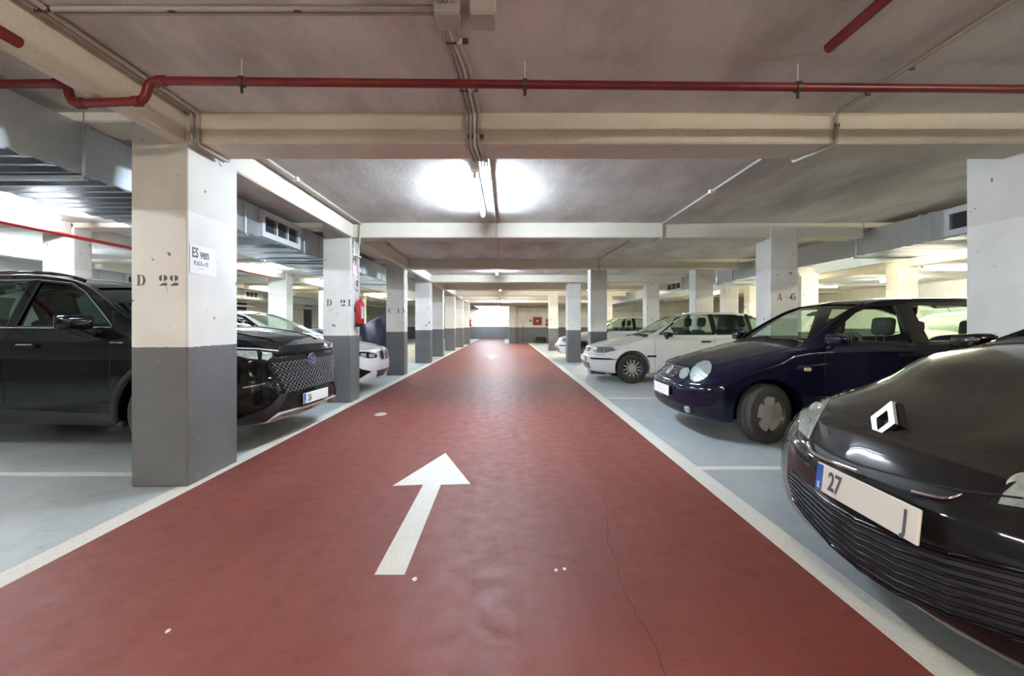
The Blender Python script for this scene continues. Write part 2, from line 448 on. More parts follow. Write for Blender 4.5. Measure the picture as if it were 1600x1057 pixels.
# ------------------------------------------------------------------ room
obj('floor', box(XL, XR, Y0, 38.5, -0.15, 0), M['floor'])['kind'] = 'structure'
obj('ceiling', box(XL, XR, Y0, 38.5, CEIL, CEIL + 0.2), M['ceiling'])['kind'] = 'structure'
for nm, b in (('wall_left', (XL - 0.2, XL, Y0, 38.5)), ('wall_right', (XR, XR + 0.2, Y0, 38.5)), ('wall_back', (XL, XR, Y0 - 0.2, Y0)),
              ('wall_far_left', (XL, 0.3, 38.3, 38.5)), ('wall_far_right', (0.3, XR, 30.2, 30.4))):
    obj(nm, box(*b, 0, CEIL), M['wall'])['kind'] = 'structure'
obj('wall_far_return', box(0.1, 0.3, 30.2, 38.3, 0, CEIL), M['wall'])['kind'] = 'structure'

# red driving lane, lines, arrow
LX0, LX1 = -2.23, 1.41
bm = bmesh.new(); add_prism(bm, [(LX0, Y0), (LX1, Y0), (LX1, 9), (1.30, 29.0), (-0.2, 29.2), (-0.2, 38.3), (LX0 - 0.1, 38.3), (LX0, 12)], lambda u, v, d: (u, v, d), -0.01, 0.002)
obj('driving_lane', bm, M['lane'])['kind'] = 'structure'
def line_strip(poly, name='lane_line'):
    bm = bmesh.new(); add_prism(bm, poly, lambda u, v, d: (u, v, d), -0.01, 0.003)
    o = obj(name, bm, M['line']); o['kind'] = 'structure'; return o
line_strip([(LX0 - 0.13, Y0), (LX0, Y0), (LX0, 12), (LX0 - 0.1, 38), (LX0 - 0.22, 38), (LX0 - 0.13, 12)])
line_strip([(LX1, Y0), (LX1 + 0.14, Y0), (LX1 + 0.14, 9), (1.42, 29.0), (1.30, 29.0), (LX1, 9)])
for y in (-3.4, 0.08, 3.69, 7.26, 11.0, 14.4, 18.0, 21.0, 24.1):
    line_strip([(LX1 + 0.14, y), (6.4, y), (6.4, y + 0.09), (LX1 + 0.14, y + 0.09)], 'stall_line')
for y in (-3.4, 0.02, 3.55, 7.12, 10.9, 14.3, 17.2, 21.0, 24.1):
    line_strip([(-7.4, y), (LX0 - 0.13, y), (LX0 - 0.13, y + 0.08), (-7.4, y + 0.08)], 'stall_line')
bm = bmesh.new()
add_prism(bm, [(-0.616, 2.14), (-0.477, 2.14), (-0.482, 3.345), (-0.27, 3.36), (-0.56, 4.17), (-0.825, 3.32), (-0.61, 3.345)],
          lambda u, v, d: (u, v, d), 0.0005, 0.004)
tag(obj('floor_arrow', bm, M['arrow']), 'white painted arrow pointing ahead on the red driving lane', 'arrow marking')
bm = bmesh.new()
cp = []
yy = 1.3
while yy < 3.3:
    cp.append((0.505 + 0.07 * math.sin(yy * 2) + random.uniform(-.012, .012) + (yy - 1.3) * 0.09, yy)); yy += 0.06
add_prism(bm, [(x - 0.002, y) for x, y in cp] + [(x + 0.002, y) for x, y in reversed(cp)], lambda u, v, d: (u, v, d), 0.0, 0.0035)
tag(obj('floor_crack', bm, M['crack']), 'thin dark crack running along the red lane on its right half', 'crack')
for i, (px, py, s, lb) in enumerate([(869, 893, 1, 'tiny white scrap on the red lane, left one of the pair right of the arrow'), (882, 891, 1, 'tiny white scrap on the red lane, right one of the pair right of the arrow'),
                          (648, 907, 1.3, 'tiny white scrap on the red lane just beyond the foot of the arrow'), (263, 988, .9, 'tiny white scrap near the left edge of the red lane')]):
    Y = FPX * CAM_Z / (py - VY); X = (px - VX) * Y / FPX
    bm = bmesh.new()
    add_prism(bm, [(X + .008 * s * math.cos(a) * random.uniform(.7, 1.3), Y + .012 * s * math.sin(a) * random.uniform(.7, 1.3)) for a in [k * PI / 3 for k in range(6)]],
              lambda u, v, d: (u, v, d), 0.002, 0.006)
    tag(obj('paper_scrap', bm, M['paper']), lb, 'scrap', 'scraps on the lane')
for nm, px, py, rx, ry, lb in (('paint_spot', 595, 648, .075, .12, 'pale round worn spot on the red lane near the second pillar'),):
    Y = FPX * CAM_Z / (py - VY); X = (px - VX) * Y / FPX
    bm = bmesh.new(); add_prism(bm, [(X + rx * math.cos(k * PI / 8), Y + ry * math.sin(k * PI / 8)) for k in range(16)], lambda u, v, d: (u, v, d), 0.002, 0.0035)
    tag(obj(nm, bm, mat('spot', (0.5, 0.42, 0.40), 0.5)), lb, 'spot')
# a second arrow far along the lane
bm = bmesh.new()
add_prism(bm, [(x - 0.02, y + 13.6) for x, y in [(-0.616, 2.14), (-0.477, 2.14), (-0.482, 3.345), (-0.27, 3.36), (-0.56, 4.17), (-0.825, 3.32), (-0.61, 3.345)]],
          lambda u, v, d: (u, v, d), 0.0005, 0.004)
tag(obj('floor_arrow', bm, M['arrow']), 'small white arrow far along the red lane, between the distant pillars', 'arrow marking')

# beams
def beam(x0, x1, y0, y1, z0, m='beam'):
    o = obj('ceiling_beam', box(x0, x1, y0, y1, z0, CEIL + 0.01, 0.012, 1), M[m]); o['kind'] = 'structure'; return o
for i, y in enumerate(ROWS):
    xr = 5.3 if i < 2 else 5.3
    beam(-2.40, xr, y + .008, y + 0.33, BEAM)
    beam(XL, -2.40, y, y + 0.33, 2.61)
    beam(xr, XR, y, y + 0.33, 2.61)
beam(-2.40, 5.3, 29.4, 30.2, 2.40)
ys = [Y0] + ROWS + [38.3]
for a, b in zip(ys[:-1], ys[1:]):
    a2 = a + (0.33 if a > 0 else 0)
    beam(-2.40, -2.293, a2, b, BEAM)
    for x in (-6.75, -9.9, 9.2):
        beam(x, x + 0.27, a2, b, 2.5)

# ------------------------------------------------------------------ stencil glyphs (didone stencil)
def arc(cx, cy, rx, ry, a0, a1, n=10):
    return [(cx + rx * math.cos(math.radians(a0 + (a1 - a0) * i / n)), cy + ry * math.sin(math.radians(a0 + (a1 - a0) * i / n))) for i in range(n + 1)]
GL = {
 'D': [[(0, 0), (.3, 0), (.3, .06), (.25, .1), (.25, .9), (.3, .94), (.3, 1), (0, 1), (0, .94), (.06, .9), (.06, .1), (0, .06)],
       arc(.36, .5, .40, .5, -88, 88) + arc(.36, .5, .19, .44, 88, -88)],
 '2': [arc(.3, .70, .30, .28, 100, 260), arc(.42, .70, .34, .28, -85, 85), [(0, .0), (.74, .0), (.74, .26), (.40, .26), (.30, .20)]],
 '1': [[(.05, 0), (.6, 0), (.6, .06), (.45, .1), (.45, 1), (.36, 1), (.1, .86), (.12, .80), (.24, .84), (.24, .1), (.05, .06)]],
 'C': [arc(.38, .5, .38, .5, 100, 260) + arc(.40, .5, .16, .44, 260, 100), [(.5, 1), (.7, .92), (.74, .66), (.68, .66), (.6, .86), (.48, .94)], [(.5, 0), (.72, .1), (.74, .28), (.68, .28), (.6, .12), (.48, .06)]],
 '5': [[(.1, .98), (.66, .98), (.60, .80), (.14, .80), (.14, .6), (.09, .6)], arc(.36, .32, .36, .32, -88, 88) + arc(.36, .32, .14, .27, 88, -88), [(.04, .04), (.3, 0), (.3, .05), (.2, .1), (.2, .26), (.04, .24)]],
 'A': [[(.0, 0), (.2, 0), (.2, .05), (.15, .07), (.34, .78), (.30, .9), (.06, .07), (0, .05)], [(.34, 1), (.42, 1), (.68, .07), (.76, .05), (.76, 0), (.42, 0), (.42, .05), (.48, .07), (.36, .72), (.32, .88)], [(.16, .28), (.44, .28), (.43, .34), (.17, .34)]],
 '6': [arc(.34, .46, .34, .50, 75, 262) + arc(.36, .46, .14, .42, 262, 100), arc(.40, .32, .32, .32, -85, 85) + arc(.40, .32, .12, .27, 85, -85), [(.3, .98), (.6, .98), (.62, .8), (.5, .8), (.4, .92)]],
 ' ': [],
}
def stencil(bm, s, x, y, z, h, adv=1.0, depth=0.002):
    """lettering on a face looking toward -y; x is the left edge"""
    for ch in s:
        for poly in GL.get(ch, []):
            add_prism(bm, [(x + u * h, z + v * h) for u, v in poly], lambda u, v, d: (u, d, v), y, y - depth)
        x += h * adv
    return bm

def pillar(x0, x1, y0, y1, label, top=None, text=None, tx=0, tz=1.44, th=0.085, bevel=0.012):
    r = empty('concrete_pillar', ((x0 + x1) / 2, (y0 + y1) / 2, 0), 0, label, 'pillar', 'painted pillars of the car park')
    cx, cy = (x0 + x1) / 2, (y0 + y1) / 2
    t = CEIL if top is None else top
    bm = box(x0 - cx, x1 - cx, y0 - cy, y1 - cy, 0, t, bevel, 2)
    obj('shaft', bm, M['pillar'], r)
    if text:
        b2 = bmesh.new(); stencil(b2, text, x0 - cx + tx, y0 - cy, tz, th)
        if b2.verts: obj('stencil_lettering', b2, M['ink'], r)
        else: b2.free()
    return r

GP = pillar(-2.69, -2.285, 3.30, 3.91, 'white and grey pillar marked D 22, nearest on the left of the lane', text='D 22', tx=0.045, th=0.078)
pillar(-2.746, -2.33, 6.87, 7.28, 'white and grey pillar marked D 21 carrying the fire extinguisher', text='D 21', tx=0.06, th=0.10)
pillar(-2.79, -2.378, 10.62, 11.0, 'pillar marked C 15 behind the nose of the white saloon', text='C 15', tx=0.05, th=0.10)
pillar(-2.81, -2.35, 14.05, 14.45, 'fourth pillar along the left edge of the lane')
pillar(-2.81, -2.37, 16.9, 17.3, 'fifth pillar along the left edge of the lane')
pillar(-2.81, -2.37, 20.7, 21.1, 'sixth pillar along the left edge of the lane')
pillar(-2.72, -2.30, 23.8, 24.2, 'seventh pillar along the left edge of the lane, far end')
pillar(-2.65, -2.25, 27.2, 27.6, 'last pillar along the left edge of the lane')
pillar(3.88, 4.38, 3.30, 3.91, 'large pale pillar at the right edge between the navy and the black car')
pillar(3.91, 4.32, 6.87, 7.28, 'pillar marked A 6 behind the navy hatchback', text='A 6', tx=0.10, tz=1.53, th=0.10)
pillar(1.97, 2.36, 10.95, 11.35, 'pillar just behind the nose of the white hatchback')
pillar(1.86, 2.27, 14.3, 14.75, 'slim far pillar at the right edge of the lane before the distant white car')
pillar(4.44, 4.86, 10.9, 11.3, 'pillar rising behind the roof of the white hatchback')
pillar(4.30, 4.70, 14.3, 14.7, 'cream pillar behind the windscreen of the white hatchback')
pillar(1.86, 2.27, 20.7, 21.1, 'distant pillar at the right lane edge behind the far white car')
pillar(0.10, 0.55, 29.7, 30.2, 'pillar at the far end of the lane next to the cream end wall')
pillar(6.75, 7.15, 10.62, 11.0, 'cream pillar seen above the windscreen of the navy hatchback')
pillar(9.0, 9.45, 10.62, 11.0, 'cream pillar above the roof of the navy hatchback')
pillar(6.75, 7.15, 14.3, 14.7, 'slim cream pillar between the marked A 6 pillar and the one before it')
pillar(9.0, 9.45, 17.2, 17.6, 'cream pillar deep in the right hand aisle')
pillar(4.30, 4.70, 20.7, 21.1, 'cream pillar far back beyond the white cars')
pillar(-6.92, -6.45, 6.87, 7.18, 'white pillar above the roof of the black car on the left')
pillar(-7.0, -6.45, 13.5, 13.9, 'white pillar behind the bonnet of the black car, left of D 21')
pillar(-6.92, -6.45, 16.9, 17.3, 'white pillar directly left of the D 21 pillar, further back')
pillar(-6.92, -6.45, 20.7, 21.1, 'white pillar deep in the left aisle beyond the covered motorcycle')
pillar(-10.3, -9.9, 20.7, 21.1, 'slim pillar by the dark door on the far left wall')

# ------------------------------------------------------------------ ducts
def duct(x0, x1, z0, z1, y0, y1, face, label, grilles=(), flanges=(), ribs=True, rods=()):
    r = empty('air_duct', ((x0 + x1) / 2, y0, z0), 0, label, 'air duct', 'galvanised air ducts')
    ox, oy, oz = (x0 + x1) / 2, y0, z0
    obj('side_panel', box(x0 - ox, x1 - ox, 0, y1 - oy, 0.006, z1 - oz), M['galv'], r)
    # underside of shallow folded sheets
    bm = bmesh.new()
    n = int((y1 - y0) / 0.16); prev = None
    for i in range(n * 2 + 1):
        y = (y1 - y0) * i / (2 * n); dz = -0.012 if i % 2 else 0.0
        dz += random.uniform(-.004, .004)
        a = bm.verts.new((x0 - ox + .005, y, dz)); b = bm.verts.new((x1 - ox - .005, y, dz + random.uniform(-.002, .002)))
        c = bm.verts.new((x0 - ox + .005, y, 0.02)); d = bm.verts.new((x1 - ox - .005, y, 0.02))
        if prev:
            bm.faces.new((prev[0], a, b, prev[1])); bm.faces.new((prev[2], c, a, prev[0])); bm.faces.new((prev[1], b, d, prev[3])); bm.faces.new((prev[3], d, c, prev[2]))
        prev = (a, b, c, d)
    obj('underside_sheet', bm, M['galvs'], r)
    for f in flanges:
        b = bmesh.new(); e = .012
        for (xa, xb, za, zb) in ((x0 - e, x1 + e, z0 - e, z0), (x0 - e, x1 + e, z1, z1 + e), (x0 - e, x0, z0, z1), (x1, x1 + e, z0, z1)):
            add_box(b, xa - ox, xb - ox, f - .02 - oy, f + .02 - oy, za - oz, zb - oz)
        obj('flange', b, M['galv'], r)
    for f in rods:
        b = bmesh.new()
        xf = x1 + .02 if face > 0 else x0 - .02
        xg = x0 - .02 if face > 0 else x1 + .02
        add_tube(b, [(xf - ox, f - oy, -.03), (xf - ox, f - oy, CEIL - oz)], .006, 6)
        add_tube(b, [(xg - ox, f - oy, -.03), (xg - ox, f - oy, CEIL - oz)], .006, 6)
        add_box(b, x0 - .04 - ox, x1 + .04 - ox, f - .02 - oy, f + .02 - oy, -.045, -.02)
        obj('hanger', b, M['steel'], r)
    for (g0, g1) in grilles:
        xf = (x1 if face > 0 else x0) - ox
        s = 1 if face > 0 else -1
        b = bmesh.new()
        H = z1 - z0
        za, zb = .01, H - .02
        # frame box standing proud of the duct
        xa, xb = sorted((xf, xf + s * .05))
        for (ya, yb, zc, zd) in ((g0, g0 + .07, za, zb), (g1 - .07, g1, za, zb), (g0 + .07, g1 - .07, za, za + .07), (g0 + .07, g1 - .07, zb - .07, zb)):
            add_box(b, xa, xb, ya - oy, yb - oy, zc, zd)
        w = (g1 - g0 - .14)
        for k in (1, 2):
            yc = g0 + .07 + w * k / 3
            add_box(b, xa, xb - .001 * s if s > 0 else xb, yc - .015 - oy, yc + .015 - oy, za + .07, zb - .07)
        gr = obj('vent_grille', b, M['frame'], r)
        b = bmesh.new(); add_box(b, xf - .002, xf + s * .006 if s > 0 else xf + .002, g0 + .07 - oy, g1 - .07 - oy, za + .07, zb - .07) if s > 0 else add_box(b, xf - .006, xf + .002, g0 + .07 - oy, g1 - .07 - oy, za + .07, zb - .07)
        obj('grille_opening', b, M['grille_dark'], gr)
        b = bmesh.new()
        zz = za + .085
        while zz < zb - .08:
            xa2, xb2 = sorted((xf + s * .01, xf + s * .035))
            add_box(b, xa2, xb2, g0 + .07 - oy, g1 - .07 - oy, zz, zz + .006); zz += .024
        obj('louvres', b, mat('louvre', (0.12, 0.125, 0.13), 0.5), gr)
    return r
duct(-4.07, -3.05, 2.24, 2.60, -2.0, 29.0, 1, 'long galvanised air duct with folded underside over the left parking bays', grilles=((5.66, 6.70), (15.6, 16.6)),
     flanges=(1.3, 2.78, 3.35, 5.0, 6.95, 7.5, 8.6, 9.7, 11.2, 12.7, 14.2), rods=(3.30, 5.35, 7.9, 12.0))
duct(5.45, 6.45, 2.24, 2.60, -2.0, 29.0, -1, 'long galvanised air duct over the right parking bays', grilles=((4.72, 5.72), (14.4, 15.7)),
     flanges=(3.0, 5.95, 6.1, 7.25, 10.1, 11.2, 13.2, 17.0, 19.5, 22), rods=(4.5, 7.2, 12.0))
duct(-11.4, -10.6, 2.22, 2.60, -2.0, 29.0, 1, 'galvanised air duct along the far left wall', grilles=((12.8, 13.4), (18.6, 19.6)),
     flanges=(5, 7, 9, 10.5, 12, 14.5, 17, 20), rods=(6, 16))

# ------------------------------------------------------------------ pipes and conduits
def bend(pts, r=0.07, n=6):
    """round the corners of a polyline"""
    pts = [Vector(p) for p in pts]; out = [pts[0]]
    for i in range(1, len(pts) - 1):
        a, b, c = pts[i - 1], pts[i], pts[i + 1]
        d0 = (a - b); d1 = (c - b); rr = min(r, d0.length * .45, d1.length * .45)
        p0 = b + d0.normalized() * rr; p1 = b + d1.normalized() * rr
        for k in range(n + 1):
            t = k / n; out.append(p0 * (1 - t) ** 2 + b * 2 * t * (1 - t) + p1 * t * t)
    out.append(pts[-1]); return out
PY = 2.62
zt_ = 1.16 + 1.38
xs_l = [(-3.0, PY + .01, 2.53), (-2.50, PY, 2.53), (-2.47, PY, 2.415), (-2.06, PY, 2.43), (-2.03, PY, 2.545), (3.3, PY + .10, 2.545), (5.4, PY + .14, 2.545)]
r = empty('sprinkler_pipe', (0, PY, 2.5), 0, 'red water pipe crossing the whole ceiling, dipping under the left beam', 'pipe')
pp = [(x, y - PY, z - 2.5) for x, y, z in xs_l]
obj('pipe_run', tube(bend(pp, .045), .0245, 14), M['red'], r, 40)
for (a, b) in (((-2.56, 0, .03), (-2.52, 0, .03)), ((-2.44, 0, -.0835), (-2.40, 0, -.082)), ((-2.12, 0, -.0725), (-2.08, 0, -.071)), ((-1.98, 0.001, .045), (-1.94, 0.001, .045))):
    obj('elbow_collar', tube([a, b], .030, 14), M['red'], r, 40)
for px in (384, 820, 1250, 1720):
    x = (px - VX) * 2.67 / FPX; y = (.10 * (x + 2.03) / 5.33 if x > -2.03 else 0)
    bm = bmesh.new()
    add_tube(bm, [(x - .012, y, .045), (x + .012, y, .045)], .032, 12)
    rod = tube([(x, y, .07), (x, y, CEIL - 2.502)], .003, 6)
    add_tube(bm, [(x, y, -.02), (x, y, .075)], .009, 6)
    obj('pipe_clamp', bm, M['dsteel'], r); obj('hanger_rod', rod, M['conduit_w'], r)
tag(obj('sprinkler_pipe', tube([(1.60, 2.30, 2.54), (1.60, -6.9, 2.54)], .026, 14), M['red'], None, 40), 'red pipe end coming overhead from behind, upper right of the picture', 'pipe')
tag(obj('sprinkler_pipe', tube([(-2.18, 2.06, 2.42), (-2.18, -6.9, 2.42)], .026, 14), M['red'], None, 40), 'red pipe end at the upper left under the long beam', 'pipe')
tag(obj('sprinkler_pipe', tube([(-6.1, -6.9, 2.40), (-6.1, 12.0, 2.40)], .026, 10), M['redb'], None, 40), 'thin red pipe running behind the left duct towards the D 22 pillar', 'pipe')

def conduit(pts, rad, label, m='conduit', clips=(), name='cable_conduit', grp='conduits on the ceiling'):
    r = empty(name, pts[0], 0, label, 'conduit', grp)
    o = Vector(pts[0])
    obj('conduit_tube', tube(bend([Vector(p) - o for p in pts], .03, 4), rad, 8), M[m], r, 40)
    for c in clips:
        v = Vector(c) - o
        obj('clip', place(box(-.018, .018, -.007, .007, -.016, .012, .003, 1), Matrix.Translation(v)), M['dsteel'] if m == 'conduit' else M[m], r)
    return r
zc = CEIL - .014
bz = BEAM - .014
conduit([(-2.20, -6.9, zc), (-2.20, 3.285, zc), (-2.20, 3.285, bz), (-2.20, 3.65, bz), (-2.18, 3.65, zc), (-2.18, 6.855, zc), (-2.20, 6.855, 2.35)], .014,
        'grey conduit running beside the long left beam towards the D 22 pillar', clips=((-2.2, 2.2, zc), (-2.2, 2.9, zc), (-2.19, 4.8, zc)))
conduit([(-2.235, -6.9, zc), (-2.235, 3.27, zc), (-2.235, 3.27, bz), (-2.235, 3.64, bz)], .010, 'thinner conduit next to the long left beam', clips=((-2.235, 2.2, zc),))
conduit([(-2.17, 2.20, zc), (-.36, 2.20, zc)], .013, 'grey conduit crossing the ceiling at the top left of the picture', clips=((-1.6, 2.2, zc), (-1.0, 2.2, zc)))
conduit([(-2.17, 2.235, zc), (-.36, 2.235, zc)], .009, 'thin conduit doubled beside the crossing one at the top left')
conduit([(2.38, -6.9, zc), (2.34, 3.285, zc), (2.34, 3.285, bz), (2.25, 3.65, bz), (2.30, 3.65, zc), (2.30, 6.855, zc), (2.3, 6.855, bz), (2.3, 7.22, bz), (2.25, 7.22, zc), (2.1, 10.6, zc), (2.1, 10.6, 2.42)], .013,
        'grey conduit slanting across the ceiling on the right side', m='conduit', clips=((2.36, 2.7, zc), (2.34, 3.0, zc), (2.34, 3.28, 2.58)))
tag(obj('junction_box', place(box(-.03, .03, -.03, .03, -.025, .015, .006), Matrix.Translation((2.3, 5.2, zc))), M['whiteplastic']), 'small white round junction box on the right ceiling conduit', 'junction box', 'small ceiling boxes')
tag(obj('junction_box', place(box(-.03, .03, -.03, .03, -.025, .015, .006), Matrix.Translation((-2.18, 4.75, zc))), M['whiteplastic']), 'small white junction box on the left conduit beyond D 22', 'junction box', 'small ceiling boxes')
conduit([(-2.15, 7.3, zc), (-2.30, 10.55, zc)], .012, 'grey conduit on the ceiling between D 21 and C 15', clips=((-2.2, 8.6, zc),))
# cable bundle down the centre of the lane
for k, (dx, rad, m, lb) in enumerate(((-.055, .010, 'conduit', 'leftmost grey cable of the central ceiling bundle'), (-.028, .013, 'conduit', 'second grey cable of the central ceiling bundle'),
                                       (0, .011, 'conduit_w', 'pale cable in the middle of the central ceiling bundle'), (.03, .013, 'conduit', 'rightmost grey cable of the central ceiling bundle'))):
    x = -.255 + dx
    pts = [(x + .02, -6.9, zc), (x + .02, 1.9, zc), (x - .02 - .01 * k, 2.38, zc), (x, 2.7, zc), (x + .02, 3.285, zc), (x + .02, 3.285, bz), (x + .03, 3.45, bz), (x + .05, 3.645, bz), (x + .05, 3.65, zc), (x + .06, 4.4, zc)]
    if k == 3: pts += [(-.17, 4.5, zc), (-.17, 6.855, zc), (-.17, 6.855, bz), (-.17, 7.215, bz), (-.17, 7.215, zc), (-.2, 10.6, zc)]
    conduit(pts, rad, lb, m, clips=((x + .0, 2.45, zc), (x + .02, 2.95, zc), (x + .035, 3.285, 2.5)), grp='central cable bundle')
for x, lb in ((-.285, 'grey square junction box at the top edge, left of two'), (-.115, 'grey square junction box at the top edge, right of two')):
    r = empty('junction_box', (x, 2.22, CEIL), 0, lb, 'junction box', 'grey junction boxes at the top edge')
    obj('housing', box(-.062, .062, -.07, .07, -.06, 0, .006), M['box'], r)
    obj('lid', box(-.056, .056, -.064, .064, -.067, -.058, .003, 1), M['box'], r)

# ------------------------------------------------------------------ fluorescent lamps
def lamp(x, y, z, L, along, m, label, hang=False):
    r = empty('fluorescent_lamp', (x, y, z), 0 if along == 'y' else -PI / 2, label, 'ceiling lamp', 'fluorescent tubes on the ceiling')
    obj('batten', box(-.03, .03, 0, L, .0, .045, .005, 1), M['whiteplastic'], r)
    for yy in (0.01, L - .03):
        obj('lamp_holder', box(-.018, .018, yy, yy + .02, -.05, 0, .004, 1), M['whiteplastic'], r)
    obj('tube', tube([(0, .03, -.035), (0, L - .03, -.035)], .021, 10), M[m], r, 40)
    if hang:
        bm = bmesh.new()
        for yy in (.2, L - .2): add_tube(bm, [(0, yy, .045), (0, yy, CEIL - z)], .006, 6)
        obj('hanger', bm, M['steel'], r)
    return r
lz = CEIL - .045
lamp(-.318, 4.45, lz - .01, 1.6, 'y', 'tube_c', 'lit fluorescent tube on the ceiling over the lane, nearest to the viewer')
lamp(-.30, 11.6, lz, 1.6, 'y', 'tube_c', 'lit lamp over the lane beyond the third beam')
lamp(-.30, 17.6, lz, 1.6, 'y', 'tube_n', 'lit lamp far over the lane beyond the fourth beam')
lamp(-.30, 21.4, lz, 1.6, 'y', 'tube_n', 'lit lamp far over the lane beyond the sixth beam')
lamp(-.30, 25.2, lz, 1.6, 'y', 'tube_n', 'lit lamp over the far end of the lane')
lamp(-2.2, 33.0, lz, 1.6, 'x', 'tube_n', 'lit lamp over the far end past the last left pillar')
lamp(-2.2, 36.6, lz, 1.6, 'x', 'tube_c', 'added lamp at the far end that brightens the white wall')  # extra lamp, added only to brighten the white end wall
lamp(-.32, -2.4, lz, 1.6, 'y', 'tube_y', 'lamp over the lane just behind the viewer')
lamp(-.32, -5.8, lz, 1.2, 'y', 'tube_y', 'lamp over the lane furthest behind the viewer')
lamp(4.6, -1.6, lz, 1.5, 'y', 'tube_y', 'lamp over the right hand bays behind the viewer')
for y, m, lb in ((-3.5, 'tube_y', 'lamp behind the left duct, behind the viewer'), (0.6, 'tube_n', 'lamp over the left aisle beside the viewer'), (4.75, 'tube_n', 'long bright lamp below the left duct at the picture edge'),
                 (10.95, 'tube_n', 'bright lamp behind D 22 left of the D 21 pillar'), (15.2, 'tube_n', 'lamp left of D 21 above the white pillar'),
                 (21.8, 'tube_w', 'yellowish lamp between D 21 and C 15'), (25.5, 'tube_w', 'yellowish lamp deep in the left aisle')):
    lamp(-6.15, y, lz, 1.6, 'y', m, lb)
lamp(-9.0, 8.0, lz, 1.6, 'y', 'tube_n', 'lamp by the far left wall behind the black car')
lamp(-9.0, 17.5, lz, 1.6, 'y', 'tube_w', 'lamp by the far left wall near the dark door')
for x, y, al, m, lb in ((10.75, 12.0, 'x', 'tube_w', 'bright yellowish lamp above the navy hatchback at the right'), (8.0, 4.0, 'y', 'tube_w', 'lamp in the right aisle hidden by the large pillar'),
                    (8.0, 14.0, 'y', 'tube_w', 'yellow lamp in the right aisle beyond A 6'), (8.0, 20.0, 'y', 'tube_w', 'yellow lamp far in the right aisle'),
                    (12.5, 7.0, 'y', 'tube_n', 'lamp by the far right wall'), (3.3, 17.5, 'y', 'tube_w', 'yellow lamp above the distant white car'),
                    (3.3, 24.5, 'y', 'tube_w', 'yellow lamp near the cream end wall'), (8.0, -3.5, 'y', 'tube_y', 'lamp in the right aisle behind the viewer'), (12.5, 14, 'y', 'tube_n', 'lamp by the far right wall, further one'), (8.0, 8.6, 'y', 'tube_w', 'yellow lamp in the right aisle behind A 6'), (11.0, 17.5, 'x', 'tube_w', 'yellow lamp by the right wall deep in the aisle')):
    lamp(x, y, lz, 1.5, al, m, lb)

# ------------------------------------------------------------------ car bodies
def curve(pts):
    """monotone cubic through (x, y) points, clamped at both ends"""
    xs = [p[0] for p in pts]; ys = [p[1] for p in pts]; n = len(xs)
    d = [(ys[i + 1] - ys[i]) / (xs[i + 1] - xs[i]) for i in range(n - 1)]
    m = [d[0]] + [0 if d[i - 1] * d[i] <= 0 else 2 * d[i - 1] * d[i] / (d[i - 1] + d[i]) for i in range(1, n - 1)] + [d[-1]]
    def f(x):
        if x <= xs[0]: return ys[0]
        if x >= xs[-1]: return ys[-1]
        i = max(k for k in range(n - 1) if xs[k] <= x)
        h = xs[i + 1] - xs[i]; t = (x - xs[i]) / h
        return ((2 * t ** 3 - 3 * t ** 2 + 1) * ys[i] + (t ** 3 - 2 * t ** 2 + t) * h * m[i] + (-2 * t ** 3 + 3 * t ** 2) * ys[i + 1] + (t ** 3 - t ** 2) * h * m[i + 1])
    return f

def catmull(P, per):
    out = []
    n = len(P)
    for i in range(n - 1):
        p0 = P[max(i - 1, 0)]; p1 = P[i]; p2 = P[i + 1]; p3 = P[min(i + 2, n - 1)]
        k = per[i] if isinstance(per, (list, tuple)) else per
        for j in range(k):
            t = j / k
            out.append(tuple(0.5 * ((2 * b) + (-a + c) * t + (2 * a - 5 * b + 4 * c - d) * t * t + (-a + 3 * b - 3 * c + d) * t ** 3) for a, b, c, d in zip(p0, p1, p2, p3)))
    out.append(P[-1]); return out

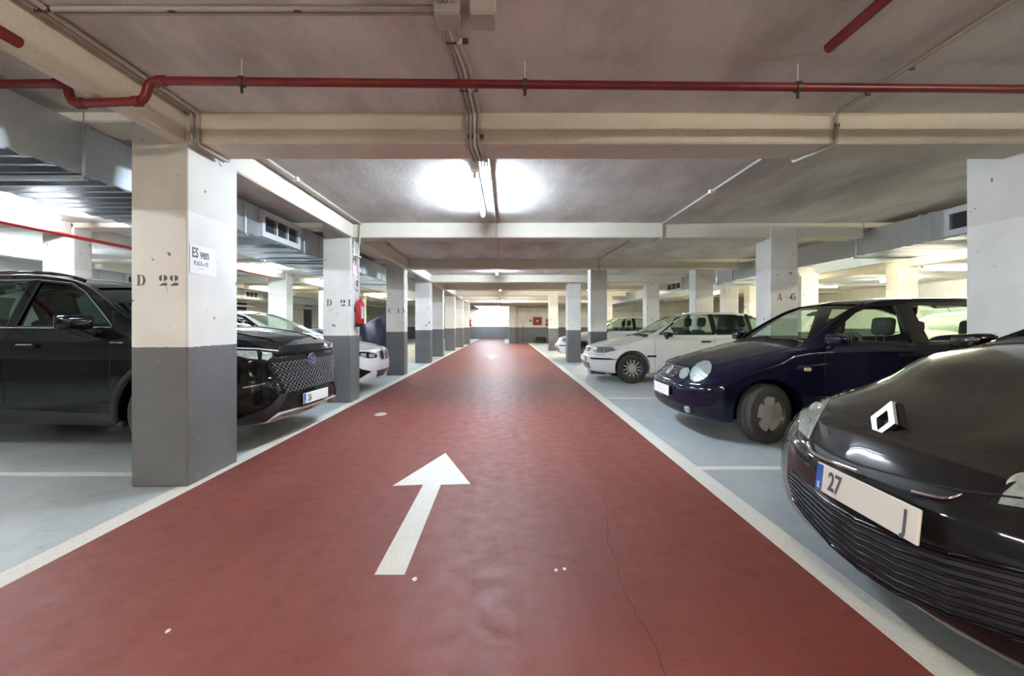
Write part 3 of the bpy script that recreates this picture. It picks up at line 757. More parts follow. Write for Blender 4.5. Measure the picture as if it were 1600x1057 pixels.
class Car:
    def __init__(s, name, loc, rz, p, label, cat='car', group=None):
        s.p = p
        s.root = empty(name, loc, rz, label, cat, group)
        s.mw = Matrix.Translation(Vector(loc)) @ Matrix.Rotation(rz, 4, 'Z')
        s.mwi = s.mw.inverted()
        s.c = {k: curve(v) for k, v in p['curves'].items()}
        s.ring_cache = {}
        bm = s.skin()
        me = bpy.data.meshes.new('skin'); bm.to_mesh(me)
        bm.normal_update(); bm.verts.index_update()
        s.vco = [v.co.copy() for v in bm.verts]; s.vn = [v.normal.copy() for v in bm.verts]; s.sfaces = [[v.index for v in f.verts] for f in bm.faces]
        s.bvh = BVHTree.FromPolygons(s.vco, s.sfaces)
        bm.free(); s.skin_me = me
        s.cuts = []
    def section(s, x, inset=0.0):
        c = s.c; W = s.p['W']
        w = c['w'](x); zb = c['zb'](x); zt = c['zt'](x); zs = c['zbelt'](x); wb = c['wbelt'](x); wt = c['wt'](x); cr = c['crown'](x)
        zm = zb + (zs - zb) * s.p.get('zmid', 0.55)
        if inset:
            return [(0, max(zb, .36)), (w - .12, max(zb, .36)), (w - .09, max(zb, .36) + .05), (w - .09, zm), (wb - .055, zs - .02), (wt - .045, min(zt - cr * 1.0 - .02, zt - .05)), (wt * .5, zt - cr * .25 - inset), (0, zt - inset)]
        P = [(0, zb), (w * .72, zb), (w - .07, zb + .015), (w - .015, zb + .09), (w, zm), (w - (w - wb) * .30, zs - (zs - zm) * .28), (wb, zs),
             (wt + (wb - wt) * .06, zt - cr - (zt - cr - zs) * .06), (wt - .035, zt - cr + .012 * min(1, cr * 12)), (wt * .62, zt - cr * .34), (0, zt)]
        return P
    def ring(s, x, inset=0.0):
        P = s.section(x, inset)
        half = catmull(P, [3, 3, 3, 4, 4, 4, 6, 3, 4, 5] if not inset else 3)
        return half
    def F(s, y, z):
        return s.c['plan'](abs(y) / s.p['W']) + s.c['prof'](z)
    def R(s, y, z):
        return s.c['rplan'](abs(y) / s.p['W']) + s.c['rprof'](z)
    def skin(s, inset=0.0, xa=None, xb=None):
        bm = bmesh.new(); L = s.p['L']
        rings = []
        if inset:
            N = 40
            for i in range(N + 1):
                x = xa + (xb - xa) * i / N
                rings.append([(x, y, z) for y, z in s.ring(x, inset)])
        else:
            zt0 = s.p['z0top']; XF = 1.0; XR = L - .7
            x0 = s.c['prof'](zt0); N = 26
            for i in range(N + 1):
                t = (i / N) ** 1.35
                xn = x0 + t * (XF - x0)
                h = s.ring(xn)
                rings.append([(s.F(y, z) * (1 - t) + XF * t, y, z) for y, z in h])
            M_ = 44
            for i in range(1, M_):
                x = XF + (XR - XF) * i / M_
                rings.append([(x, y, z) for y, z in s.ring(x)])
            for i in range(N + 1):
                t = (1 - i / N) ** 1.35
                xn = L - s.c['rprof'](s.p['z1top']) * 1.0 ; xn = xn - t * (xn - XR)
                h = s.ring(xn)
                rings.append([((L - s.R(y, z)) * (1 - t) + XR * t, y, z) for y, z in h])
        full = []
        for rg in rings:
            full.append([bm.verts.new(p) for p in rg] + [bm.verts.new((p[0], -p[1], p[2])) for p in rg[-2:0:-1]])
        n = len(full[0])
        for a, b in zip(full[:-1], full[1:]):
            for k in range(n):
                bm.faces.new((a[k], a[(k + 1) % n], b[(k + 1) % n], b[k]))
        if inset:
            bm.faces.new(full[0][::-1]); bm.faces.new(full[-1])
        else:
            for end, ring, fn in ((0, full[0], s.F), (1, full[-1], s.R)):
                zc = sum(v.co.z for v in ring) / n
                prev = ring
                for k in range(1, 12):
                    sc = 1 - k / 12
                    cur = []
                    for v in ring:
                        y = v.co.y * sc; z = zc + (v.co.z - zc) * sc
                        # keep the top and bottom flatter than a pure scale
                        x = s.F(y, z) if end == 0 else L - s.R(y, z)
                        cur.append(bm.verts.new((x, y, z)))
                    for q in range(n):
                        bm.faces.new((prev[q], prev[(q + 1) % n], cur[(q + 1) % n], cur[q]))
                    prev = cur
                x = s.F(0, zc) if end == 0 else L - s.R(0, zc)
                cv = bm.verts.new((x, 0, zc))
                for q in range(n): bm.faces.new((prev[q], prev[(q + 1) % n], cv))
        bmesh.ops.recalc_face_normals(bm, faces=bm.faces[:])
        return bm
    # --- cutting
    def cut_prism(s, poly, plane, d0, d1):
        bm = bmesh.new()
        fn = {'xz': lambda u, v, d: (u, d, v), 'yz': lambda u, v, d: (d, u, v), 'xy': lambda u, v, d: (u, v, d)}[plane]
        add_prism(bm, poly, fn, d0, d1)
        bmesh.ops.recalc_face_normals(bm, faces=bm.faces[:])
        s.cuts.append(bm)
    def build_body(s, m, cab=None):
        def attempt(cabspan, order, use_self):
            o = bpy.data.objects.new('body', s.skin_me); COL.objects.link(o)
            cuts = [b.copy() for b in s.cuts]
            if cabspan:
                cb = s.skin(0.045, *cabspan)
                cuts = cuts + [cb] if order else [cb] + cuts
            cutters = []
            for b in cuts:
                bmesh.ops.triangulate(b, faces=[f for f in b.faces if len(f.verts) > 4])
                mm = bpy.data.meshes.new('cut'); b.to_mesh(mm); b.free()
                co = bpy.data.objects.new('cut', mm); COL.objects.link(co); cutters.append(co)
                md = o.modifiers.new('b', 'BOOLEAN'); md.object = co; md.operation = 'DIFFERENCE'; md.solver = 'EXACT'; md.use_self = use_self
            dg = bpy.context.evaluated_depsgraph_get(); dg.update()
            new = bpy.data.meshes.new_from_object(o.evaluated_get(dg))
            for co in cutters:
                mm = co.data; bpy.data.objects.remove(co); bpy.data.meshes.remove(mm)
            t = bmesh.new(); t.from_mesh(new); v = t.calc_volume(); t.free()
            ok = len(new.polygons) > len(s.skin_me.polygons) * .5 and v > .8 and max((p.co.z for p in new.vertices), default=0) > 1.3
            o.modifiers.clear(); o.data = new
            return o, ok
        for k, (dz, order, us) in enumerate(((0, 0, False), (.007, 1, False), (.013, 0, False), (0, 1, True), (.005, 0, True))):
            o, ok = attempt((cab[0] + dz, cab[1] - dz) if cab else None, order, us)
            if ok: break
            bpy.data.objects.remove(o)
        if not ok: print('BODY CUT FAILED', s.root.name)
        new = o.data; new.name = 'body'; o.name = 'body'
        new.materials.clear(); new.materials.append(m)
        for p in new.polygons: p.use_smooth = True; p.material_index = 0
        new.set_sharp_from_angle(angle=math.radians(38))
        o.parent = s.root
        s.body = o
        return o
    # --- rays
    def cast(s, o, d):
        h = s.bvh.ray_cast(Vector(o), Vector(d).normalized())
        return (h[0], s.smooth_n(h)) if h[0] is not None else (None, None)
    def smooth_n(s, h):
        f = s.sfaces[h[2]]; acc = Vector((0, 0, 0))
        for vi in f:
            acc += s.vn[vi] / ((s.vco[vi] - h[0]).length + 1e-4)
        return acc.normalized()
    def px(s, x, y):
        """point of the skin seen along one sight line of the photograph"""
        o = s.mwi @ Vector((0, 0, CAM_Z)); d = s.mwi.to_3x3() @ Vector(((x - VX) / FPX, 1, (VY - y) / FPX))
        h = s.bvh.ray_cast(o, d.normalized())
        if h[0] is not None: return h[0], s.smooth_n(h)
        # off the silhouette: nearest skin to the ray
        best = None
        for k in range(60):
            t = (o.length * 0.3) + k * o.length * 0.025
            q = o + d.normalized() * t
            n = s.bvh.find_nearest(q)
            if best is None or n[3] < best[3]: best = n
        return best[0], s.smooth_n(best)
    def side(s, x, z, sgn=-1):
        h, n = s.cast((x, sgn * 3, z), (0, -sgn, 0))
        if h is None:
            r = s.bvh.find_nearest((x, sgn * s.p['W'], z)); return r[0], s.smooth_n(r)
        return h, n
    def front(s, y, z, back=False):
        h, n = s.cast((-3 if not back else 9, y, z), (1 if not back else -1, 0, 0))
        if h is None:
            r = s.bvh.find_nearest((0, y, z)); return r[0], s.smooth_n(r)
        return h, n
    def top(s, x, y):
        h, n = s.cast((x, y, 4), (0, 0, -1))
        if h is None:
            r = s.bvh.find_nearest((x, y, 1)); return r[0], s.smooth_n(r)
        return h, n
    def mapper(s, mode):
        return {'px': s.px, 'side': lambda u, v: s.side(u, v, -1), 'side2': lambda u, v: s.side(u, v, 1), 'front': s.front, 'back': lambda u, v: s.front(u, v, True), 'top': s.top}[mode]
    # --- panels lying on the skin
    def patch(s, name, poly, mode, m, off=0.003, th=0.006, step=None, mirror=False, parent=None, only_mirror=False, holes=()):
        fn = s.mapper(mode)
        allp = [poly] + list(holes)
        verts = []; edges = []
        if step is None:
            xs = [p[0] for p in poly]; ysq = [p[1] for p in poly]
            step = max(max(xs) - min(xs), max(ysq) - min(ysq)) / 22
        for pl in allp:
            base = len(verts); q = []
            for i, a in enumerate(pl):
                b = pl[(i + 1) % len(pl)]
                k = max(1, int(math.hypot(b[0] - a[0], b[1] - a[1]) / step))
                for j in range(k): q.append((a[0] + (b[0] - a[0]) * j / k, a[1] + (b[1] - a[1]) * j / k))
            verts += q
            edges += [(base + i, base + (i + 1) % len(q)) for i in range(len(q))]
        def inside(pt, pl):
            c = False; n = len(pl)
            for i in range(n):
                x1, y1 = pl[i]; x2, y2 = pl[(i + 1) % n]
                if (y1 > pt[1]) != (y2 > pt[1]) and pt[0] < (x2 - x1) * (pt[1] - y1) / (y2 - y1) + x1: c = not c
            return c
        def dist(pt, pl):
            best = 1e9
            for i in range(len(pl)):
                x1, y1 = pl[i]; x2, y2 = pl[(i + 1) % len(pl)]
                dx, dy = x2 - x1, y2 - y1; L2 = dx * dx + dy * dy or 1e-9
                t = max(0, min(1, ((pt[0] - x1) * dx + (pt[1] - y1) * dy) / L2))
                best = min(best, math.hypot(pt[0] - x1 - t * dx, pt[1] - y1 - t * dy))
            return best
        u = min(p[0] for p in poly) + step * .5
        while u < max(p[0] for p in poly):
            v = min(p[1] for p in poly) + step * .5
            while v < max(p[1] for p in poly):
                if inside((u, v), poly) and not any(inside((u, v), h) for h in holes) and all(dist((u, v), q) > step * .4 for q in allp):
                    verts.append((u, v))
                v += step
            u += step
        res = delaunay_2d_cdt([Vector(v) for v in verts], edges, [], 0, 1e-6)
        ov, oe, of = res[0], res[1], res[2]
        tris = []
        for f in of:
            c = (sum(ov[i][0] for i in f) / len(f), sum(ov[i][1] for i in f) / len(f))
            if inside(c, poly) and not any(inside(c, h) for h in holes): tris.append(list(f))
        pts = [fn(v[0], v[1]) for v in ov]
        outs = []
        for side in ((1, -1) if mirror else ((-1,) if only_mirror else (1,))):
            bm = bmesh.new(); A = []; B = []
            for (p, n) in pts:
                p = Vector(p); n = Vector(n).normalized()
                if side < 0: p = Vector((p.x, -p.y, p.z)); n = Vector((n.x, -n.y, n.z))
                A.append(bm.verts.new(p + n * off)); B.append(bm.verts.new(p + n * (off - th)))
            ec = {}
            for f in tris:
                try: bm.faces.new([A[i] for i in f]); bm.faces.new([B[i] for i in reversed(f)])
                except ValueError: continue
                for i in range(len(f)):
                    e = (f[i], f[(i + 1) % len(f)]); k = tuple(sorted(e)); ec[k] = None if k in ec else e
            for k, e in ec.items():
                if e:
                    try: bm.faces.new((A[e[1]], A[e[0]], B[e[0]], B[e[1]]))
                    except ValueError: pass
            bmesh.ops.delete(bm, geom=[v for v in bm.verts if not v.link_faces], context='VERTS')
            outs.append(obj(name, bm, m, parent or s.root, 50))
        return outs
    def line(s, name, pts, mode, rad, m, off=0.0, mirror=False, sub=8, parent=None, n=6, smoothp=False):
        """round bead following the skin"""
        fn = s.mapper(mode)
        if smoothp: q = [tuple(p) for p in catmull([tuple(p) for p in pts], 6)]
        else:
            q = []
            for a, b in zip(pts[:-1], pts[1:]):
                for k in range(sub): q.append((a[0] + (b[0] - a[0]) * k / sub, a[1] + (b[1] - a[1]) * k / sub))
            q.append(pts[-1])
        hits = [fn(*p) for p in q]
        P = [Vector(p) + Vector(nn).normalized() * off for p, nn in hits]
        rr = rad
        if isinstance(rad, (list, tuple)):
            rr = [rad[0] + (rad[1] - rad[0]) * i / (len(P) - 1) for i in range(len(P))]
        outs = []
        for side in ((1, -1) if mirror else (1,)):
            Q = [Vector((p.x, p.y * side, p.z)) for p in P]
            outs.append(obj(name, tube(Q, rr, n), m, parent or s.root, 60))
        return outs
    # --- wheels
    def wheel(s, x, side, r, w, style, steer=0.0, rim_r=None, tyre='tyre', rimm='rim', spokes=5, track=None):
        ytr = (track or (s.p['W'] - w / 2 - .015)) * side
        mtx = Matrix.Translation((x, ytr, r)) @ Matrix.Rotation(math.radians(steer), 4, 'Z') @ Matrix.Rotation(-side * PI / 2, 4, 'X')
        # local z of the lathe points outward
        h = w / 2; rr = rim_r or r * .62
        bm = bmesh.new()
        add_lathe(bm, [(rr - .01, -h * .8), (rr, -h * .92), (rr + .015, -h), (r - .04, -h * .98), (r - .012, -h * .86), (r, -h * .6), (r, -h * .32), (r - .006, -h * .3), (r - .006, -h * .24), (r, -h * .22),
                       (r, h * .22), (r - .006, h * .24), (r - .006, h * .3), (r, h * .32), (r, h * .6), (r - .012, h * .86), (r - .04, h * .98), (rr + .03, h * 1.0), (rr + .012, h * .97), (rr, h * .9), (rr - .01, h * .8)], 48, mtx, close=True)
        t = obj('wheel', bm, M[tyre], s.root, 35)
        bm = bmesh.new()
        # barrel
        add_lathe(bm, [(rr - .012, -h * .85), (rr - .03, -h * .3), (rr - .03, h * .5), (rr - .012, h * .8), (rr + .004, h * .92), (rr - .004, h * .86), (rr - .02, h * .7), (rr - .045, h * .4), (rr - .045, -h * .3), (rr - .03, -h * .85)], 48, mtx, close=True)
        obj('rim_barrel', bm, M['rim_d' if style != 'multi' else 'rim_d'], t, 35)
        bm = bmesh.new()
        hz = h * .62
        R0 = rr - .012
        def P2(poly, z0, z1):
            add_prism(bm, poly, lambda u, v, d: mtx @ Vector((u, v, d)), z0, z1)
        if style == 'cover':      # five broad-lobed wheel trim with trapezoid openings
            add_lathe(bm, [(0, hz + .012), (.05, hz + .010), (.075, hz), (rr * .60, hz - .002), (rr * .60, hz - .03), (0, hz - .03)], 40, mtx)
            add_lathe(bm, [(rr * .86, hz - .01), (rr * .97, hz + .004), (rr + .006, hz + .012), (rr + .006, hz - .02), (rr * .86, hz - .03)], 48, mtx, close=True)
            for k in range(spokes):
                a = 2 * PI * k / spokes + .3
                for q in range(1):
                    wi = .36; wo = .40
                    poly = []
                    for aa, rad in ((a - .60, rr * .55), (a - .42, rr * .90), (a, rr * .92), (a + .42, rr * .90), (a + .60, rr * .55)):
                        poly.append((rad * math.cos(aa), rad * math.sin(aa)))
                    P2(poly, hz - .03, hz + .001)
            for k in range(spokes):
                a = 2 * PI * (k + .5) / spokes + .3
                bm2 = None
                add_lathe(bm, [(0, hz + .012), (.008, hz + .010), (.009, hz - .002)], 10, mtx @ Matrix.Translation((.058 * math.cos(a), .058 * math.sin(a), 0)))
        else:
            add_lathe(bm, [(0, hz + .004), (.045, hz), (.06, hz - .012), (.06, hz - .04), (0, hz - .04)], 24, mtx)
            add_lathe(bm, [(R0 - .012, hz - .01), (R0 + .002, hz + .006), (R0 + .004, hz - .02), (R0 - .012, hz - .03)], 48, mtx, close=True)
            for k in range(spokes):
                a = 2 * PI * k / spokes + .2
                ws = .017 if spokes > 8 else .030
                we = .009 if spokes > 8 else .040
                ca, sa = math.cos(a), math.sin(a)
                poly = [(.03 * ca - ws * sa, .03 * sa + ws * ca), (R0 * ca - we * sa, R0 * sa + we * ca), (R0 * ca + we * sa, R0 * sa - we * ca), (.03 * ca + ws * sa, .03 * sa - ws * ca)]
                P2(poly, hz - .03, hz + .001)
        obj('rim', bm, M[rimm], t, 35)
        bm = bmesh.new()
        add_lathe(bm, [(0, -h * .1), (rr * .7, -h * .1), (rr * .7, -h * .2), (0, -h * .2)], 32, mtx)
        obj('brake_disc', bm, M['dsteel'], t, 35)
        return t
    def arches(s, xs, r, m='blk', depth=.34):
        for x in xs:
            for sg in (-1, 1):
                bm = bmesh.new()
                mtx = Matrix.Translation((x, sg * (s.p['W'] + .1), s.p['rw'] + .01)) @ Matrix.Rotation(sg * PI / 2, 4, 'X')
                add_lathe(bm, [(0, 0), (r, 0), (r, depth + .1), (0, depth + .1)], 48, mtx)
                bmesh.ops.recalc_face_normals(bm, faces=bm.faces[:])
                s.cuts.append(bm)
    def seats(s, xs, z=.35, headrest=True, y=.36, m='seat', rear=False):
        for x in xs:
            for sg in (-1, 1):
                bm = bmesh.new()
                join(bm, place(box(-.26, .24, -.24, .24, -.08, .09, .05, 3), Matrix.Translation((x, sg * y, z + .10))))
                join(bm, place(box(-.07, .07, -.23, .23, 0, .60, .05, 3), Matrix.Translation((x + .20, sg * y, z + .16)) @ Matrix.Rotation(.30, 4, 'Y')))
                if headrest:
                    join(bm, place(box(-.05, .05, -.13, .13, 0, .19, .045, 3), Matrix.Translation((x + .42, sg * y, z + .80)) @ Matrix.Rotation(.12, 4, 'Y')))
                    for q in (-.05, .05):
                        add_tube(bm, [(x + .38, sg * y + q, z + .70), (x + .42, sg * y + q, z + .83)], .007, 6)
                obj('seat', bm, M[m], s.root, 45)
    def dash(s, x, z, w):
        bm = bmesh.new()
        add_prism(bm, [(x - .25, z - .05), (x + .05, z), (x + .2, z - .02), (x + .25, z - .15), (x + .15, z - .35), (x - .25, z - .35)], lambda u, v, d: (u, d, v), -w, w)
        obj('dashboard', bm, M['cabin'], s.root, 40)
        bm = bmesh.new()
        mt = Matrix.Translation((x + .42, -.36 * s.p.get('drv', 1), z - .03)) @ Matrix.Rotation(-1.15, 4, 'Y')
        prof = [(.185 + .016 * math.cos(a), .016 * math.sin(a)) for a in [k * PI / 4 for k in range(8)]]
        add_lathe(bm, prof, 28, mt, close=True)
        add_lathe(bm, [(0, .0), (.06, 0), (.06, -.03), (0, -.03)], 16, mt)
        for a in (0, PI, -PI / 2):
            add_tube(bm, [mt @ Vector((.05 * math.cos(a), .05 * math.sin(a), -.01)), mt @ Vector((.18 * math.cos(a), .18 * math.sin(a), 0))], .014, 8)
        add_tube(bm, [mt @ Vector((0, 0, -.02)), mt @ Vector((0, 0, -.25))], .03, 10)
        obj('steering_wheel', bm, M['cabin'], s.root, 40)
    def mirror(s, x, y, z, sx, sy, sz, m, both=True, arm=True):
        for sg in ((-1, 1) if both else (-1,)):
            b = box(-sx, sx, -sy, sy, -sz, sz, min(sx, sz) * .55, 4)
            for v in b.verts:
                t = (v.co.y * 1.0 / sy + 1) / 2       # slimmer at the tip
                v.co.z *= .78 + .22 * t; v.co.x *= .8 + .2 * t
            if sg > 0:
                for v in b.verts: v.co.y *= -1
            place(b, Matrix.Translation((x, sg * y, z)))
            r_ = obj('wing_mirror', b, m, s.root, 50)
            bm = bmesh.new()
            add_tube(bm, [(x + .02, sg * (y - sy * .5), z - sz * .7), (x + .01, sg * (y - sy - .04), z - sz - .03), (x, sg * (y - sy - .10), z - sz - .05)], [.022, .028, .03], 8)
            obj('mirror_arm', bm, M['blk'], r_, 50)
            bm = box(.0, .004, -sy * .85, sy * .85, -sz * .75, sz * .75)
            place(bm, Matrix.Translation((x + sx * .93, sg * y, z)))
            obj('mirror_glass', bm, M['chrome'], r_)
    def plate(s, y, z, w=.52, h=.11, tilt=0.0, left='', right='', px_=None, back=False, flip=1, dx=.012):
        p, n = s.front(y, z)
        root = obj('number_plate', place(box(-w / 2, w / 2, -h / 2, h / 2, -.005, .005, .004, 2), frame(Vector(p) - Vector((dx, 0, 0)), (0, -1, 0), (tilt, 0, 1))), M['plate'], s.root)
        fr = frame(Vector(p) - Vector((dx + .0052, 0, 0)), (0, -1, 0), (tilt, 0, 1))
        obj('blue_band', place(box(-w / 2 + .004, -w / 2 + .042, -h / 2 + .004, h / 2 - .004, -.001, .001), fr), M['plateb'], root)
        b = text_mesh('E', .032, .0006, .0008); place(b, fr @ Matrix.Translation((-w / 2 + .022, -.032, .0015)))
        obj('country_letter', b, M['plate'], root)
        for tx, xx in ((left, -w / 2 + .115), (right, w / 2 - .05)):
            if tx:
                b = text_mesh(tx, .098, .0006, .002)
                for v in b.verts: v.co.x *= .78
                place(b, fr @ Matrix.Translation((xx, -.002, .0012)))
                obj('plate_characters', b, M['inkb'], root)
        return root

def std_glass(s, win_polys, ws, rw, m='glass', wsm=None, rx=(None, None)):
    """side windows (x,z) on both sides, windscreen and rear window given in (y,z) half outlines"""
    for wp in win_polys:
        s.cut_prism(wp, 'xz', -2, 2)
    xa, xb = rx[0]; full = ws + [(-y, z) for y, z in reversed(ws) if y > 0]
    s.cut_prism(full, 'yz', xa, xb)
    if rw:
        xa2, xb2 = rx[1]; fullr = rw + [(-y, z) for y, z in reversed(rw) if y > 0]
        s.cut_prism(fullr, 'yz', xa2, xb2)

def add_glass(s, win_polys, ws, rw, m='glass', wsm=None, frames=True):
    for wp in win_polys:
        s.patch('side_window', wp, 'side', M[m], off=-.012, th=.004, mirror=True)
    full = ws + [(-y, z) for y, z in reversed(ws) if y > 0]
    s.patch('windscreen', full, 'front', M[wsm or m], off=-.012, th=.004)
    if rw:
        s.patch('rear_window', rw + [(-y, z) for y, z in reversed(rw) if y > 0], 'back', M[m], off=-.012, th=.004)

def grow(poly, d):
    cx = sum(p[0] for p in poly) / len(poly); cy = sum(p[1] for p in poly) / len(poly)
    area = sum(poly[i][0] * poly[(i + 1) % len(poly)][1] - poly[(i + 1) % len(poly)][0] * poly[i][1] for i in range(len(poly)))
    sgn = 1 if area > 0 else -1
    out = []
    n = len(poly)
    for i in range(n):
        a = Vector(poly[i - 1]); b = Vector(poly[i]); c = Vector(poly[(i + 1) % n])
        e0 = (b - a).normalized(); e1 = (c - b).normalized()
        n0 = Vector((e0.y, -e0.x)) * sgn; n1 = Vector((e1.y, -e1.x)) * sgn
        nn = (n0 + n1); k = nn.length
        nn = nn / k if k > 1e-6 else n0
        out.append(tuple(b + nn * d / max(.5, nn.dot(n0))))
    return out

REAR = dict(rplan=[(0, 0), (.6, .05), (.85, .16), (1.0, .36)], rprof=[(.2, .10), (.45, 0), (.7, .02), (.95, .10), (1.2, .3)])

# ---------------- navy hatchback
polo_p = dict(L=3.9, W=.825, rw=.29, z0top=.735, z1top=.98, curves=dict(
    w=[(.1, .775), (.4, .80), (.8, .822), (1.5, .825), (3.0, .825), (3.7, .80), (3.9, .76)],
    zb=[(.05, .24), (.3, .19), (.8, .18), (3.2, .18), (3.7, .24), (3.9, .28)],
    zt=[(.17, .735), (.30, .80), (.6, .885), (1.0, .965), (1.14, .99), (1.35, 1.135), (1.60, 1.29), (1.80, 1.385), (2.0, 1.432), (2.35, 1.462), (2.8, 1.465), (3.25, 1.435), (3.45, 1.39), (3.55, 1.28), (3.68, 1.05), (3.75, .98), (3.9, .9)],
    zbelt=[(.17, .60), (.4, .72), (.8, .83), (1.15, .915), (1.6, .945), (2.4, .965), (3.2, .99), (3.6, .98), (3.75, .9), (3.9, .8)],
    wbelt=[(.17, .755), (.5, .775), (1.0, .79), (1.6, .80), (2.5, .80), (3.3, .785), (3.9, .70)],
    wt=[(.17, .52), (.5, .60), (.9, .66), (1.14, .70), (1.4, .655), (1.8, .585), (2.2, .56), (3.0, .545), (3.45, .54), (3.75, .60), (3.9, .6)],
    crown=[(.17, .03), (.5, .05), (1.0, .055), (1.14, .055), (1.5, .06), (1.9, .05), (2.6, .045), (3.4, .045), (3.6, .03), (3.9, .03)],
    plan=[(0, 0), (.35, .015), (.6, .06), (.8, .16), (.92, .30), (1.0, .44)],
    prof=[(.18, .12), (.26, .05), (.36, .01), (.46, 0), (.54, .015), (.60, .06), (.66, .11), (.735, .17), (.9, .3)], **REAR))
polo = Car('parked_car', (1.76, 5.27, 0), 0, polo_p, 'navy blue three-door hatchback with round headlamps and its front wheel turned')
polo_win = [[(1.38, 1.0), (1.56, 1.15), (1.75, 1.28), (1.90, 1.34), (2.17, 1.355), (2.17, .985)], [(2.34, 1.00), (2.32, 1.36), (2.9, 1.355), (3.2, 1.27), (3.34, 1.06), (3.2, 1.02)]]
polo_ws = [(.0, 1.02), (.35, 1.01), (.63, .985), (.60, 1.12), (.53, 1.34), (.50, 1.375), (.0, 1.395)]
polo_rw = [(0, 1.08), (.45, 1.08), (.50, 1.10), (.46, 1.34), (0, 1.36)]

def car_common(s, m, wins, ws, rw, cab, wsx, rwx, arch_r, axles, glassm='glass', wsm=None):
    s.arches(axles, arch_r)
    std_glass(s, wins, ws, rw, rx=(wsx, rwx))
    s.build_body(m, cab)
    add_glass(s, wins, ws, rw, glassm, wsm)
    s.dash(wsx[0] + .42, ws[0][1] - .06, s.p['W'] - .14)

polo.arches([.77, 3.23], .335)
std_glass(polo, polo_win, polo_ws, polo_rw, rx=((1.0, 2.1), (3.2, 4.0)))
polo.build_body(M['p_polo'], (1.3, 3.62))
add_glass(polo, polo_win, polo_ws, polo_rw)
polo.wheel(.77, -1, .29, .19, 'cover', steer=22, rim_r=.195, tyre='tyre_d')
polo.wheel(.77, 1, .29, .19, 'cover', steer=22, rim_r=.195, tyre='tyre_d')
polo.wheel(3.23, -1, .29, .19, 'cover', rim_r=.195); polo.wheel(3.23, 1, .29, .19, 'cover', rim_r=.195)
polo.seats([1.80], .25); polo.seats([2.75], .22)
polo.dash(1.42, .93, .66)

# ---------------- black dusty hatchback at the right edge
ren_p = dict(L=4.3, W=.905, rw=.32, z0top=.74, z1top=.98, curves=dict(
    w=[(.1, .84), (.4, .885), (.8, .90), (1.5, .905), (3.2, .905), (4.0, .88), (4.3, .82)],
    zb=[(.05, .20), (.3, .18), (.8, .18), (3.4, .18), (4.1, .24), (4.3, .28)],
    zt=[(.12, .74), (.24, .82), (.5, .925), (.8, 1.02), (1.06, 1.075), (1.22, 1.10), (1.5, 1.21), (1.8, 1.31), (2.05, 1.40), (2.4, 1.46), (2.8, 1.47), (3.4, 1.43), (3.7, 1.36), (3.95, 1.15), (4.1, .98), (4.3, .9)],
    zbelt=[(.12, .60), (.4, .79), (.8, .92), (1.25, .98), (1.8, .965), (2.6, .98), (3.4, 1.02), (4.0, 1.0), (4.3, .8)],
    wbelt=[(.12, .82), (.5, .85), (1.0, .865), (1.6, .87), (2.6, .87), (3.6, .85), (4.3, .74)],
    wt=[(.12, .60), (.5, .70), (.9, .755), (1.28, .775), (1.6, .70), (2.05, .62), (2.6, .60), (3.4, .58), (3.9, .58), (4.3, .62)],
    crown=[(.12, .03), (.5, .06), (1.0, .065), (1.28, .06), (1.7, .06), (2.2, .05), (3.7, .05), (4.0, .03), (4.3, .03)],
    plan=[(0, 0), (.3, .02), (.55, .07), (.75, .16), (.88, .30), (.96, .45), (1.0, .56)],
    prof=[(.18, .14), (.24, .06), (.32, .02), (.42, 0), (.52, .005), (.60, .025), (.66, .06), (.74, .12), (.9, .3)], **REAR))
ren = Car('parked_car', (1.27, 1.80, 0), math.radians(-3), ren_p, 'dusty black hatchback nearest at the right edge with chrome trim by its plate')
ren_win = [[(1.60, 1.02), (2.1, 1.32), (2.3, 1.38), (2.75, 1.40), (2.80, 1.01)], [(2.9, 1.02), (2.88, 1.40), (3.3, 1.37), (3.6, 1.22), (3.62, 1.10), (3.5, 1.05)]]
ren_ws = [(0, 1.125), (.4, 1.12), (.71, 1.085), (.66, 1.18), (.57, 1.36), (0, 1.40)]
ren_rw = [(0, 1.10), (.45, 1.10), (.42, 1.33), (0, 1.35)]
ren.arches([.95, 3.6], .37)
std_glass(ren, ren_win, ren_ws, ren_rw, rx=((1.1, 2.3), (3.5, 4.4)))
ren.build_body(M['p_renault'], (1.5, 4.0))
add_glass(ren, ren_win, ren_ws, ren_rw)
for x in (.95, 3.6):
    for sg in (-1, 1): ren.wheel(x, sg, .32, .205, 'spoke', rim_r=.21)
ren.seats([2.2], .33); ren.dash(1.65, .98, .72)

